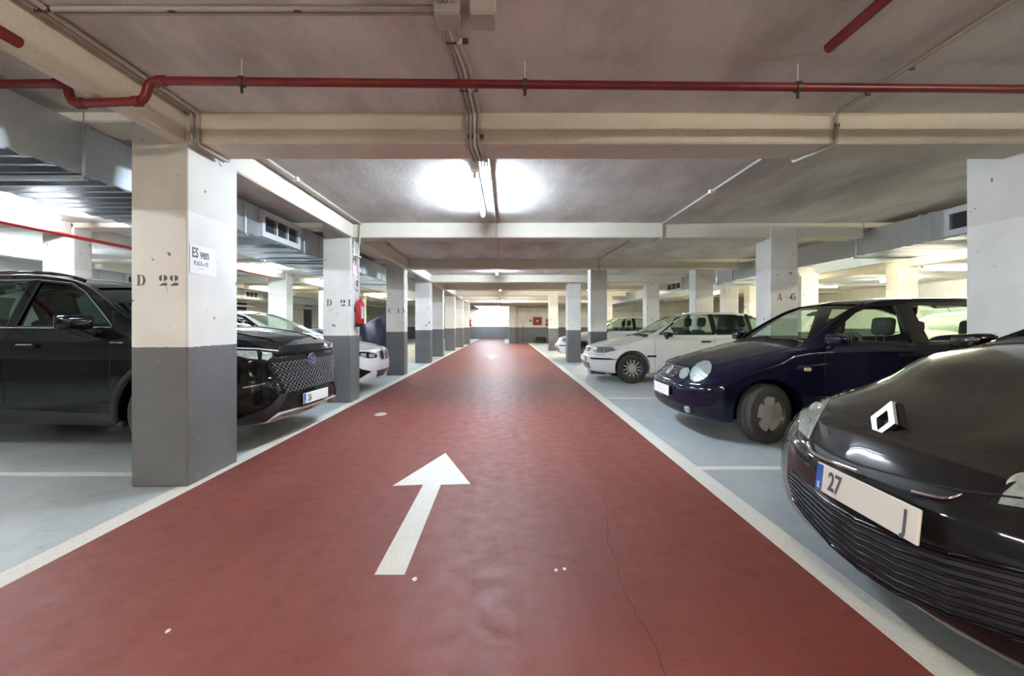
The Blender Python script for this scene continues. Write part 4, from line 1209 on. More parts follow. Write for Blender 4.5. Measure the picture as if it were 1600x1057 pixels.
# ---------------- black sport utility car on the left
suv_p = dict(L=4.6, W=.93, rw=.36, z0top=.95, z1top=1.1, zmid=.5, curves=dict(
    w=[(.1, .88), (.4, .915), (.8, .928), (1.5, .93), (3.6, .93), (4.3, .91), (4.6, .86)],
    zb=[(.05, .27), (.3, .23), (.8, .23), (3.6, .23), (4.3, .32), (4.6, .36)],
    zt=[(.08, .96), (.22, 1.04), (.5, 1.10), (.9, 1.145), (1.18, 1.17), (1.4, 1.27), (1.7, 1.45), (1.95, 1.58), (2.2, 1.64), (2.7, 1.68), (3.4, 1.67), (4.0, 1.62), (4.25, 1.5), (4.45, 1.2), (4.5, 1.1), (4.6, 1.0)],
    zbelt=[(.08, .82), (.4, .98), (.8, 1.05), (1.2, 1.08), (1.8, 1.075), (2.8, 1.09), (3.6, 1.12), (4.3, 1.1), (4.6, .95)],
    wbelt=[(.08, .86), (.5, .885), (1.0, .89), (1.6, .885), (2.8, .885), (3.8, .87), (4.6, .78)],
    wt=[(.08, .66), (.5, .74), (.9, .78), (1.18, .80), (1.6, .74), (2.0, .67), (2.6, .65), (3.6, .63), (4.3, .62), (4.6, .66)],
    crown=[(.08, .02), (.5, .035), (1.0, .04), (1.18, .045), (1.7, .05), (2.2, .045), (4.0, .045), (4.4, .03), (4.6, .03)],
    plan=[(0, 0), (.4, .015), (.65, .05), (.8, .11), (.92, .22), (1.0, .34)],
    prof=[(.22, .12), (.30, .03), (.42, .0), (.55, .01), (.70, .035), (.85, .045), (.95, .08), (1.1, .2)], **REAR))
suv = Car('parked_car', (-2.06, 4.93, 0), math.radians(175), suv_p, 'black sport utility car behind the D 22 pillar with wide mesh grille')
suv_win = [[(1.50, 1.15), (1.92, 1.46), (2.08, 1.54), (2.40, 1.575), (2.43, 1.15)], [(2.54, 1.15), (2.52, 1.58), (3.2, 1.575), (3.55, 1.50), (3.6, 1.18)]]
suv_ws = [(0, 1.20), (.4, 1.19), (.72, 1.17), (.68, 1.30), (.60, 1.52), (0, 1.57)]
suv_rw = [(0, 1.2), (.5, 1.2), (.48, 1.5), (0, 1.52)]
suv.arches([.93, 3.62], .415)
std_glass(suv, suv_win, suv_ws, suv_rw, rx=((1.0, 2.4), (3.9, 4.7)))
suv.build_body(M['p_suv'], (1.4, 4.35))
add_glass(suv, suv_win, suv_ws, suv_rw, 'glass_d')
for x in (.93, 3.62):
    for sg in (-1, 1): suv.wheel(x, sg, .36, .225, 'spoke', rim_r=.235)
suv.seats([2.15], .48); suv.seats([3.1], .48); suv.dash(1.55, 1.05, .74)

# ---------------- white five-door hatchback on the right
hat_p = dict(L=3.95, W=.82, rw=.30, z0top=.72, z1top=.98, curves=dict(
    w=[(.1, .77), (.4, .80), (.8, .818), (1.5, .82), (3.0, .82), (3.7, .80), (3.95, .76)],
    zb=[(.05, .24), (.3, .19), (.8, .18), (3.2, .18), (3.7, .24), (3.95, .28)],
    zt=[(.12, .72), (.28, .79), (.6, .86), (1.0, .93), (1.18, .96), (1.4, 1.09), (1.7, 1.26), (1.95, 1.365), (2.2, 1.41), (2.6, 1.43), (3.1, 1.42), (3.45, 1.38), (3.6, 1.30), (3.78, 1.05), (3.85, .98), (3.95, .9)],
    zbelt=[(.12, .60), (.4, .70), (.8, .80), (1.15, .88), (1.6, .92), (2.4, .945), (3.2, .97), (3.7, .97), (3.95, .8)],
    wbelt=[(.12, .75), (.5, .77), (1.0, .785), (1.6, .795), (2.5, .795), (3.3, .78), (3.95, .70)],
    wt=[(.12, .54), (.5, .61), (.9, .66), (1.18, .70), (1.5, .64), (1.95, .575), (2.4, .56), (3.1, .55), (3.6, .54), (3.95, .6)],
    crown=[(.12, .03), (.5, .05), (1.0, .05), (1.18, .05), (1.6, .055), (2.2, .045), (3.5, .045), (3.7, .03), (3.95, .03)],
    plan=[(0, 0), (.35, .015), (.6, .06), (.8, .15), (.92, .28), (1.0, .42)],
    prof=[(.18, .12), (.26, .04), (.36, .0), (.50, 0), (.55, .03), (.62, .07), (.72, .12), (.9, .3)], **REAR))
hat_win = [[(1.42, .98), (1.80, 1.25), (2.02, 1.345), (2.42, 1.375), (2.44, .99)], [(2.52, .99), (2.50, 1.375), (2.98, 1.365), (3.15, 1.30), (3.17, 1.0)], [(3.24, 1.01), (3.22, 1.32), (3.40, 1.30), (3.52, 1.13), (3.52, 1.03)]]
hat_ws = [(0, .99), (.35, .985), (.62, .965), (.58, 1.12), (.52, 1.32), (0, 1.36)]
hat_rw = [(0, 1.06), (.48, 1.06), (.46, 1.30), (0, 1.33)]
def white_hatch(loc, rz, label, full=True, paint='p_white', name='parked_car'):
    c = Car(name, loc, rz, hat_p, label)
    c.arches([.84, 3.3], .345)
    std_glass(c, hat_win, hat_ws, hat_rw, rx=((1.0, 2.3), (3.3, 4.1)))
    c.build_body(M[paint], (1.4, 3.7))
    add_glass(c, hat_win, hat_ws, hat_rw, 'glass')
    for x in (.84, 3.3):
        for sg in (-1, 1): c.wheel(x, sg, .30, .19, 'multi', rim_r=.205, spokes=12, rimm='rim' if full else 'rim_d')
    c.seats([1.95], .32); c.seats([2.8], .32); c.dash(1.5, .92, .66)
    return c
hat = white_hatch((1.63, 9.92, 0), 0, 'dusty white five-door hatchback with dark multi-spoke wheels')

# ---------------- white saloon behind D 21
bmw_p = dict(L=4.7, W=.91, rw=.33, z0top=.76, z1top=.98, curves=dict(
    w=[(.1, .85), (.4, .89), (.8, .905), (1.5, .91), (3.6, .91), (4.4, .88), (4.7, .82)],
    zb=[(.05, .20), (.3, .17), (.8, .16), (3.8, .17), (4.5, .24), (4.7, .28)],
    zt=[(.10, .76), (.24, .80), (.6, .87), (1.0, .93), (1.35, .98), (1.6, 1.09), (1.95, 1.25), (2.2, 1.36), (2.5, 1.42), (2.9, 1.44), (3.3, 1.40), (3.7, 1.27), (4.0, 1.12), (4.2, 1.06), (4.7, .98)],
    zbelt=[(.10, .62), (.4, .74), (.8, .83), (1.3, .90), (1.8, .93), (2.8, .96), (3.8, .99), (4.3, .98), (4.7, .8)],
    wbelt=[(.10, .82), (.5, .85), (1.0, .865), (1.6, .87), (2.8, .87), (3.8, .86), (4.7, .74)],
    wt=[(.10, .62), (.5, .72), (.9, .76), (1.35, .78), (1.8, .69), (2.3, .60), (2.9, .58), (3.5, .60), (4.1, .68), (4.7, .66)],
    crown=[(.10, .03), (.5, .05), (1.0, .05), (1.35, .05), (1.8, .055), (2.5, .05), (4.0, .04), (4.7, .03)],
    plan=[(0, 0), (.35, .02), (.6, .07), (.78, .15), (.9, .28), (1.0, .45)],
    prof=[(.16, .14), (.24, .05), (.34, .01), (.46, 0), (.58, .02), (.68, .045), (.76, .10), (.9, .25)], **REAR))
bmw = Car('parked_car', (-2.22, 8.40, 0), PI, bmw_p, 'white saloon with a twin kidney grille behind the D 21 pillar')
bmw_win = [[(1.72, 1.0), (2.2, 1.28), (2.45, 1.35), (2.85, 1.37), (2.9, 1.0)], [(3.0, 1.0), (2.96, 1.37), (3.4, 1.29), (3.75, 1.12), (3.75, 1.02)]]
bmw_ws = [(0, 1.01), (.4, 1.0), (.70, .985), (.64, 1.15), (.55, 1.34), (0, 1.38)]
bmw.arches([.85, 3.7], .375)
std_glass(bmw, bmw_win, bmw_ws, None, rx=((1.2, 2.6), (0, 0)))
bmw.build_body(M['p_bmw'], (1.6, 3.9))
add_glass(bmw, bmw_win, bmw_ws, None)
for x in (.85, 3.7):
    for sg in (-1, 1): bmw.wheel(x, sg, .33, .215, 'spoke', rim_r=.235)
bmw.seats([2.25], .32); bmw.dash(1.75, .93, .74)

# ------------------------------------------------------------------ car details
def C(ox, oy, sc, pts): return [(ox + x / sc, oy + y / sc) for x, y in pts]
def trims(c, wins, m='blk', g=.022):
    for wp in wins:
        c.patch('window_trim', grow(wp, g), 'side', M[m], off=.002, th=.006, mirror=True, holes=[wp], step=.09)
def seams(c, xs, zb, zt, xend=None, zw=None):
    """door gaps as fine dark beads"""
    for (a, b) in xs:
        c.line('door_gap', [(a, zb), (a, zt)], 'side', .0028, M['seam'], 0, mirror=True)
        c.line('door_gap', [(b, zb + (.0 if zw is None else zw)), (b, zt)], 'side', .0028, M['seam'], 0, mirror=True)
        c.line('door_gap', [(a, zb), (b, zb)], 'side', .0028, M['seam'], 0, mirror=True)
def handle(c, x, z, m, mirror=True, L=.09):
    c.patch('door_handle', [(x - L, z - .014), (x + L, z - .014), (x + L, z + .014), (x - L, z + .014)], 'side', M[m], off=.028, th=.02, mirror=mirror, step=.06)
def wipers(c, x0, z0, w):
    for y0, y1 in ((-.05, -w), (.5, -.02)):
        c.line('wiper', [(x0, y0), (x0 + .035, y1)], 'top', .008, M['blk'], .008, n=6)
def roundel(c, y, z, r, kind, parent=None, px=None):
    p, n = c.px(*px) if px else c.front(y, z)
    p = Vector(p); n = Vector(n).normalized()
    if kind == 'diamond': n = n.lerp(Vector((-1, 0, 0)), .62).normalized(); p = p + Vector((-.012, 0, .01))
    rt = Vector((0, -1, 0)); rt = (rt - n * rt.dot(n)).normalized(); up = n.cross(rt)
    fr = frame(p + n * .004, rt, up)
    bm = bmesh.new()
    if kind == 'vw':
        add_lathe(bm, [(r, 0), (r, .008), (r * .86, .010), (r * .86, 0)], 28, fr, close=True)
        k = r * .84
        for pl in ([(-.42, .86), (-.24, .93), (0, .30), (.24, .93), (.42, .86), (.08, .05), (-.08, .05)],
                   [(-.90, .42), (-.75, .62), (-.40, -.42), (-.06, .02), (.06, .02), (.40, -.42), (.75, .62), (.90, .42), (.46, -.86), (.32, -.9), (0, -.30), (-.32, -.9), (-.46, -.86)]):
            add_prism(bm, [(a * k, b * k) for a, b in pl], lambda u, v, d: fr @ Vector((u, v, d)), 0, .008)
        o = obj('badge', bm, M['rim'], c.root)
        b2 = bmesh.new(); add_lathe(b2, [(0, -.003), (r * .9, -.003), (r * .9, .002), (0, .002)], 24, fr); obj('badge_ground', b2, M['blk'], o)
    elif kind == 'diamond':
        h, w, t = r * 1.3, r * .98, r * .34
        outer = [(0, h), (w, 0), (0, -h), (-w, 0)]
        inner = [(0, h - t * 1.75), (w - t * 1.35, 0), (0, -h + t * 1.75), (-w + t * 1.35, 0)]
        for i in range(4):
            j = (i + 1) % 4
            add_prism(bm, [outer[i], outer[j], inner[j], inner[i]], lambda u, v, d: fr @ Vector((u, v, d)), 0, .020)
        o = obj('badge', bm, M['emblem'], c.root)
        b2 = bmesh.new(); add_prism(b2, [(0, h * 1.06), (w * 1.1, 0), (0, -h * 1.06), (-w * 1.1, 0)], lambda u, v, d: fr @ Vector((u, v, d)), -.03, .003)
        obj('badge_ground', b2, M['blkg'], o)
    elif kind == 'ovals':
        for (rx, ry, dy) in ((r * 1.35, r * .95, 0), (r * .42, r * .88, 0), (r * 1.0, r * .36, r * .42)):
            bm3 = bmesh.new()
            pts = [(rx * math.cos(a), ry * math.sin(a) + dy, .008) for a in [2 * PI * k / 24 for k in range(25)]]
            add_tube(bm, [fr @ Vector(q) for q in pts], .0065, 6, cap=False)
            bm3.free()
        o = obj('badge', bm, M['chrome'], c.root)
        b2 = bmesh.new(); add_prism(b2, [(r * 1.35 * math.cos(k * PI / 12), r * .95 * math.sin(k * PI / 12)) for k in range(24)], lambda u, v, d: fr @ Vector((u, v, d)), -.004, .002)
        obj('badge_ground', b2, mat('badge_blue', (.03, .08, .35), .3), o)
    else:
        add_lathe(bm, [(0, 0), (r, 0), (r, .006), (0, .008)], 24, fr)
        o = obj('badge', bm, M['chrome'], c.root)
    return o
def lampset(c, poly, mode, inner='lampin', bezel=None, mirror=True, g=None, bowls=()):
    """reflector, bowls and a clear lens over them"""
    rs = c.patch('headlamp', poly, mode, M[inner], off=.003, th=.012, mirror=mirror)
    lens = c.patch('lamp_lens', poly, mode, M['lens'], off=.012, th=.004, mirror=mirror)
    for r_, l_ in zip(rs, lens): l_.parent = r_
    fn = c.mapper(mode)
    for (u, v, rad, mm) in bowls:
        p, n = fn(u, v)
        for sg, r_ in zip((1, -1) if mirror else (1,), rs):
            P = Vector((p[0], p[1] * sg, p[2])); N = Vector((n[0], n[1] * sg, n[2])).normalized()
            ax = (N + Vector((-1.2, 0, 0))).normalized()
            q = ax.to_track_quat('Z', 'Y').to_matrix().to_4x4()
            mt = Matrix.Translation(P + N * .004) @ q
            bm = bmesh.new(); add_lathe(bm, [(0, -.014), (rad * .4, -.012), (rad * .75, -.004), (rad, .004), (rad * 1.08, .002), (rad * 1.08, -.02), (0, -.02)], 24, mt)
            obj('lamp_bowl', bm, M[mm], r_, 40)
    return rs

# --- navy hatchback
P = lambda pts: C(1010, 540, 6.216, pts)
bigl = P([(430, 290), (450, 230), (500, 182), (565, 157), (615, 163), (638, 205), (625, 265), (585, 318), (520, 355), (470, 360), (436, 335)])
smal = P([(325, 295), (345, 245), (385, 222), (415, 225), (425, 255), (405, 300), (370, 330), (335, 325)])
for pl in (bigl, smal):
    polo.patch('lamp_surround', grow(pl, 1.6), 'px', M['p_polo'], off=.004, th=.02, mirror=True)
lm = polo.patch('headlamp', bigl, 'px', M['lampin'], off=.014, th=.02, mirror=True)
for a, b in zip(lm, polo.patch('lamp_lens', bigl, 'px', M['lens'], off=.022, th=.004, mirror=True)): b.parent = a
lm = polo.patch('headlamp', smal, 'px', M['lampin'], off=.014, th=.02, mirror=True)
for a, b in zip(lm, polo.patch('lamp_lens', smal, 'px', M['lens'], off=.022, th=.004, mirror=True)): b.parent = a
gy, gz = .33, .60
polo.patch('radiator_grille', [(-.30, .705), (.30, .705), (.26, .615), (.18, .575), (-.18, .575), (-.26, .615)], 'front', M['blk'], off=.003, th=.01)
for k, z in enumerate((.69, .66, .63, .60)):
    w = .285 - k * .018
    polo.line('grille_bar', [(-w, z), (w, z)], 'front', .005, M['dchrome'], .008, sub=14)
roundel(polo, 0, .645, .056, 'vw')
polo.patch('lower_grille', [(-.56, .335), (-.3, .355), (.3, .355), (.56, .335), (.60, .25), (.3, .235), (-.3, .235), (-.60, .25)], 'front', M['blk'], off=.003, th=.01)
for z in (.27, .30, .33):
    polo.line('grille_bar', [(-.56, z), (.56, z)], 'front', .006, M['clad'], .006, sub=20)
for sg in (-1, 1):
    p, n = polo.front(.50 * sg, .293); n = Vector(n).normalized()
    bm = bmesh.new(); add_lathe(bm, [(0, .02), (.03, .018), (.042, .008), (.046, -.01), (0, -.01)], 20, Matrix.Translation(p) @ n.lerp(Vector((-1, 0, 0)), .5).normalized().to_track_quat('Z', 'Y').to_matrix().to_4x4())
    obj('fog_lamp', bm, M['lampdull'], polo.root, 40)
polo.line('bumper_crease', [(-.76, .50), (-.4, .52), (0, .525), (.4, .52), (.76, .50)], 'front', .010, M['p_polo'], .002, sub=10)
polo.line('bumper_gap', [(-.70, .575), (-.4, .57), (-.2, .55), (.2, .55), (.4, .57), (.70, .575)], 'front', .0035, M['seam'], 0, sub=8)
polo.plate(0, .445, dx=.012)
polo.line('bonnet_gap', [(.16, -.34), (.32, -.60), (.6, -.68), (1.0, -.735)], 'top', .003, M['seam'], 0, mirror=True)
polo.patch('side_marker', [(1.10, .715), (1.155, .715), (1.165, .73), (1.155, .748), (1.10, .748), (1.09, .73)], 'side', M['amber'], off=.007, th=.008, mirror=True)
trims(polo, polo_win, 'blk', .03)
polo.patch('pillar_cover', [(2.19, 1.37), (2.30, 1.37), (2.31, .985), (2.19, .985)], 'side', M['blk'], off=.0025, th=.006, mirror=True)
seams(polo, [(1.30, 2.26)], .25, .96)
handle(polo, 2.08, .87, 'blk')
polo.line('sill_moulding', [(1.2, .46), (2.9, .46)], 'side', .012, M['p_polo'], .0, mirror=True)
polo.mirror(1.34, .93, 1.015, .065, .10, .058, M['p_polo'])
polo.patch('cowl_panel', [(1.10, -.62), (1.19, -.60), (1.19, .60), (1.10, .62), (1.07, .3), (1.06, 0), (1.07, -.3)], 'top', M['blk'], off=.004, th=.008)
wipers(polo, 1.17, 1.0, .55)
polo.patch('rear_view_mirror', [(-.10, 1.33), (.10, 1.33), (.10, 1.37), (-.10, 1.37)], 'front', M['cabin'], off=-.06, th=.02)
polo.line('windscreen_seal', [(p[0], p[1]) for p in [(-.635, .985), (-.605, 1.12), (-.535, 1.34), (-.505, 1.38)]], 'front', .008, M['blk'], 0, mirror=True)

# --- dusty black hatchback
P = lambda pts: C(1230, 600, 3.524, pts)
hl = [(1251, 652), (1249, 672), (1264, 687), (1272, 668), (1284, 645), (1298, 621), (1328, 597), (1302, 602), (1272, 617), (1257, 635)]
lampset(ren, hl, 'px', 'lampin', mirror=False, bowls=((1259, 664, .035, 'lampin'), (1272, 640, .035, 'lampin')))
nl = [(1542, 790), (1558, 772), (1600, 735), (1660, 714), (1735, 708), (1775, 740), (1755, 800), (1675, 812), (1600, 806)]
ren.patch('lamp_surround', nl, 'px', M['blk'], off=.002, th=.006)
lampset(ren, [(1560, 788), (1568, 772), (1604, 742), (1660, 722), (1730, 716), (1765, 742), (1745, 792), (1672, 802), (1604, 795)], 'px', 'lampin', mirror=False, bowls=((1605, 768, .045, 'lampin'),))
ren.line('bonnet_edge', [(1291, 640), (1315, 650), (1358, 664), (1400, 677), (1471, 694), (1600, 712)], 'px', .0035, M['seam'], 0, sub=10)
ren.line('nose_gap', [(1271, 690), (1300, 710), (1340, 727), (1395, 742), (1450, 757), (1505, 768), (1600, 780)], 'px', .005, M['seam'], 0, sub=10)
M['emblem'] = mat('emblem_metal', (0.42, 0.42, 0.42), 0.25, 1.0)
ren.patch('upper_intake', [(1268, 691), (1300, 712), (1350, 729), (1400, 744), (1450, 758), (1500, 771), (1484, 781), (1440, 773), (1400, 763), (1345, 742), (1300, 725), (1274, 708)], 'px', M['blk'], off=.003, th=.008, step=5)
ren.line('chrome_strip', [(1267, 694), (1273, 708), (1288, 717), (1310, 726), (1345, 739)], 'px', .011, M['chrome'], .008, smoothp=True)
ren.line('chrome_strip', [(1429, 770), (1457, 777), (1485, 781), (1507, 774)], 'px', [.0085, .004], M['chrome'], .008, smoothp=True)
roundel(ren, 0, .78, .062, 'diamond', px=(1393, 665))
topl = [(1236, 735), (1262, 757), (1300, 788), (1340, 812), (1400, 838), (1480, 864), (1600, 893), (1740, 925)]
botl = [(1240, 778), (1262, 808), (1300, 850), (1345, 888), (1405, 926), (1485, 962), (1600, 998), (1740, 1030)]
ren.patch('lower_grille', topl + botl[::-1], 'px', M['grille_dark'], off=.003, th=.01, step=8)
for k in range(7):
    t = (k + .5) / 7
    ren.line('grille_bar', [(a[0] + (b[0] - a[0]) * t, a[1] + (b[1] - a[1]) * t) for a, b in zip(topl, botl)], 'px', .006, M['blk'], .006, sub=8)
ren.line('grille_rim', botl, 'px', .010, M['blkg'], .004, sub=8)
ren.line('grille_rim', topl, 'px', .007, M['blkg'], .003, sub=8)
pp, nn = ren.px(1358, 778)
ren.plate(pp[1], pp[2], w=.50, left='27', right='J', dx=.028, tilt=.10)
trims(ren, ren_win)
ren.mirror(1.42, 1.0, 1.055, .065, .10, .058, M['blkg'])
ren.patch('cowl_panel', [(1.20, -.70), (1.32, -.66), (1.34, 0), (1.32, .66), (1.20, .70), (1.17, .4), (1.15, 0), (1.17, -.4)], 'top', M['blk'], off=.004, th=.008)
wipers(ren, 1.27, 1.1, .6)
ren.line('windscreen_seal', [(-.72, 1.075), (-.68, 1.18), (-.59, 1.36)], 'front', .014, M['blk'], 0, mirror=True)
ren.line('bonnet_gap', [(.42, -.63), (.6, -.70), (.9, -.76), (1.2, -.79)], 'top', .003, M['seam'], 0, mirror=True)
seams(ren, [(1.5, 2.85)], .28, .97)

# --- black sport utility car
P = lambda pts: C(340, 480, 5.287, pts)
Q = lambda pts: C(360, 500, 5.875, pts)
sl = Q([(-40, 262), (60, 262), (430, 285), (436, 300), (380, 352), (330, 388), (60, 345), (-40, 325)])
suv.patch('lamp_surround', grow(sl, 1.5), 'px', M['blk'], off=.002, th=.006, mirror=True)
lampset(suv, sl, 'px', 'blkg')
for a in (Q([(55, 285), (240, 290), (250, 365), (150, 355), (60, 335)]), Q([(290, 298), (400, 302), (375, 345), (330, 375), (285, 365)])):
    suv.patch('lamp_unit', a, 'px', M['lampin'], off=.008, th=.006, mirror=True)
suv.line('light_strip', Q([(60, 268), (250, 275), (425, 290)]), 'px', .006, M['whiteplastic'], .012, mirror=True)
gr = [(-.62, .84), (.62, .84), (.66, .78), (.50, .50), (-.50, .50), (-.66, .78)]
M['mesh'] = mat('grille_mesh', (0.30, 0.31, 0.33), 0.3, 0.6)
gq = suv.patch('radiator_grille', gr, 'front', M['blk'], off=.004, th=.01)[0]
for k, z in enumerate((.53, .58, .63, .68, .73, .78)):
    w = .48 + (z - .50) * .5
    for j in range(2):
        n = int(w / .058)
        pts = [(-w + i * w / n, z + (.023 if (i + j) % 2 else -.023)) for i in range(2 * n + 1)]
        suv.line('mesh_bar', pts, 'front', .0035, M['mesh'], .012, sub=2, n=5, parent=gq)
suv.line('grille_top_bar', [(-.60, .885), (.60, .885)], 'front', .018, M['blkg'], .008, sub=14)
roundel(suv, 0, .80, .062, 'ovals')
suv.patch('bumper_valance', [(-.52, .47), (.52, .47), (.62, .36), (.50, .31), (-.50, .31), (-.62, .36)], 'front', M['blk'], off=.003, th=.008)
suv.patch('bumper_cladding', [(.46, .50), (.56, .50), (.70, .40), (.86, .33), (.88, .27), (.66, .27), (.60, .35)], 'front', M['clad'], off=.014, th=.02, mirror=True)
suv.patch('skid_plate', [(-.66, .275), (-.56, .33), (.56, .33), (.66, .275), (.62, .235), (.4, .25), (-.4, .25), (-.62, .235)], 'front', M['rim'], off=.03, th=.04)
suv.patch('fog_recess', [(.66, .64), (.86, .60), (.88, .42), (.74, .44), (.60, .52)], 'front', M['blkg'], off=.003, th=.01, mirror=True)
suv.line('chrome_line', [(.70, .62), (.84, .60)], 'front', .006, M['chrome'], .006, mirror=True)
suv.plate(0, .41, w=.52, left='26', dx=.02)
for r0 in (0,):
    for x in (.93, 3.62):
        arcp = [(x + .455 * math.cos(a), .37 + .455 * math.sin(a)) for a in [PI * k / 18 for k in range(-3, 22)]]
        suv.line('arch_cladding', arcp, 'side', .035, M['clad'], -.010, mirror=True, sub=2, n=8)
suv.patch('sill_cladding', [(1.36, .26), (3.2, .26), (3.2, .42), (1.36, .36)], 'side', M['clad'], off=.012, th=.02, mirror=True)
trims(suv, suv_win)
suv.line('chrome_surround', [(1.47, 1.145), (1.90, 1.475), (2.07, 1.557), (2.42, 1.592), (3.2, 1.59), (3.56, 1.52)], 'side', .0065, M['chrome'], .008, mirror=True)
suv.line('chrome_surround', [(1.47, 1.135), (2.0, 1.13), (2.6, 1.13), (3.6, 1.155)], 'side', .0055, M['chrome'], .008, mirror=True)
bm = bmesh.new()
suv.line('roof_rail', [(1.98, -.655), (2.1, -.65), (2.6, -.645), (3.4, -.635), (3.9, -.62)], 'top', .018, M['blkg'], .035, mirror=True)
suv.line('roof_rail_trim', [(2.05, -.665), (2.6, -.66), (3.4, -.65)], 'top', .006, M['chrome'], .052, mirror=True)
handle(suv, 2.25, .965, 'blkg', L=.11); handle(suv, 3.3, .985, 'blkg', L=.11)
suv.line('handle_chrome', [(2.16, .978), (2.32, .978)], 'side', .006, M['chrome'], .034, mirror=True)
suv.line('wing_badge', [(1.30, 1.00), (1.43, 1.00)], 'side', .007, M['chrome'], .004, mirror=True)
seams(suv, [(1.42, 2.47), (2.47, 3.45)], .45, 1.1)
suv.mirror(1.62, 1.06, 1.185, .075, .125, .068, M['blkg'])
suv.patch('cowl_panel', [(1.12, -.70), (1.22, -.68), (1.24, 0), (1.22, .68), (1.12, .70), (1.08, .3), (1.07, 0), (1.08, -.3)], 'top', M['blk'], off=.004, th=.008)
suv.line('bonnet_gap', [(.14, -.55), (.25, -.70), (.6, -.80), (1.1, -.83)], 'top', .003, M['seam'], 0, mirror=True)
suv.line('bonnet_crease', [(.2, -.42), (.6, -.52), (1.1, -.60)], 'top', .012, M['p_suv'], -.002, mirror=True)

# --- white hatchback
trims(hat, hat_win, 'blk', .03)
for a, b in ((2.42, 2.52), (3.16, 3.24)):
    hat.patch('pillar_cover', [(a, 1.375), (b, 1.375), (b, .985), (a, .985)], 'side', M['blk'], off=.0025, th=.006, mirror=True)
seams(hat, [(1.28, 2.46), (2.46, 3.14)], .27, .95)
handle(hat, 2.28, .83, 'blk'); handle(hat, 3.0, .84, 'blk')
hat.mirror(1.50, .92, .97, .06, .10, .055, M['blk'])
lampset(hat, [(.42, .70), (.52, .715), (.70, .71), (.77, .66), (.74, .60), (.60, .60), (.46, .62)], 'front', 'lampdull', bowls=((.55, .655, .045, 'chrome'), (.67, .655, .04, 'chrome')))
hat.patch('radiator_grille', [(-.30, .69), (.30, .69), (.25, .60), (-.25, .60)], 'front', M['blk'], off=.003, th=.008)
for z in (.62, .645, .67): hat.line('grille_bar', [(-.26, z), (.26, z)], 'front', .005, M['dchrome'], .006, sub=10)
roundel(hat, 0, .645, .04, 'disc')
hat.patch('bumper_strip', [(.50, .50), (.78, .50), (.80, .47), (.50, .465)], 'front', M['blk'], off=.010, th=.015, mirror=True)
hat.line('bumper_gap', [(-.78, .565), (-.4, .57), (0, .57), (.4, .57), (.78, .565)], 'front', .0035, M['seam'], 0, sub=8)
hat.patch('lower_grille', [(-.45, .38), (.45, .38), (.42, .27), (-.42, .27)], 'front', M['blk'], off=.003, th=.008)
for z in (.29, .32, .35): hat.line('grille_bar', [(-.42, z), (.42, z)], 'front', .006, M['lampdull'], .006, sub=10)
hat.plate(0, .47, dx=.018)
hat.patch('side_moulding', [(1.12, .56), (1.30, .56), (1.30, .525), (1.12, .525)], 'side', M['blk'], off=.012, th=.014, mirror=True)
hat.patch('side_marker', [(1.08, .70), (1.13, .70), (1.13, .725), (1.08, .725)], 'side', M['amber'], off=.006, th=.008, mirror=True)
hat.patch('cowl_panel', [(1.12, -.62), (1.21, -.60), (1.21, .60), (1.12, .62), (1.09, .3), (1.08, 0), (1.09, -.3)], 'top', M['blk'], off=.004, th=.008)
wipers(hat, 1.19, 1.0, .55)
hat.line('bonnet_gap', [(.14, -.40), (.30, -.62), (.6, -.68), (1.05, -.735)], 'top', .003, M['seam'], 0, mirror=True)
obj('aerial', tube([(3.35, 0, 1.39), (3.48, 0, 1.56)], .004, 6), M['blk'], hat.root)
far_root = copy_tree(hat.root)
far_root.location = (1.66, 15.75, 0)
far_root['label'] = 'distant white hatchback partly hidden behind a right hand pillar'
side_root = copy_tree(hat.root)
side_root.location = (12.0, 9.0, 0); side_root.rotation_euler = (0, 0, PI)
side_root['label'] = 'pale hatchback in the right aisle seen through the windows of the navy one'

# --- white saloon
P = lambda pts: C(340, 480, 5.287, pts)
lampset(bmw, P([(1165, 372), (1240, 372), (1318, 392), (1315, 420), (1240, 425), (1165, 405)]), 'px', 'blkg')
for a in (P([(1180, 385), (1225, 385), (1225, 415), (1180, 408)]), P([(1250, 388), (1295, 395), (1290, 415), (1250, 415)])):
    bmw.patch('lamp_unit', a, 'px', M['lampin'], off=.008, th=.006, mirror=True)
for sg in (-1, 1):
    kp = [(sg * .03, .70), (sg * .24, .695), (sg * .26, .62), (sg * .20, .545), (sg * .04, .54)]
    bmw.patch('kidney_grille', kp, 'front', M['blkg'], off=.006, th=.012)
    bmw.line('kidney_frame', kp + [kp[0]], 'front', .009, M['chrome'], .010, sub=5)
    for q in range(5):
        bmw.line('grille_bar', [(sg * (.06 + q * .04), .68), (sg * (.06 + q * .035), .56)], 'front', .004, M['dchrome'], .010, sub=4)
bmw.patch('side_intake', [(.80, .46), (.74, .42), (.56, .37), (.68, .33), (.76, .27), (.79, .36)], 'front', M['blkg'], off=.003, th=.01, mirror=True)
bmw.patch('lower_grille', [(-.42, .37), (.42, .37), (.34, .25), (-.34, .25)], 'front', M['blkg'], off=.003, th=.01)
roundel(bmw, 0, .735, .038, 'disc')
bmw.line('bonnet_gap', [(.12, -.30), (.22, -.62), (.6, -.74), (1.3, -.80)], 'top', .003, M['seam'], 0, mirror=True)
bmw.line('bonnet_crease', [(.25, -.30), (.7, -.42), (1.3, -.52)], 'top', .010, M['p_bmw'], -.002, mirror=True)
trims(bmw, bmw_win); bmw.mirror(1.85, 1.0, 1.0, .065, .105, .058, M['p_bmw'])
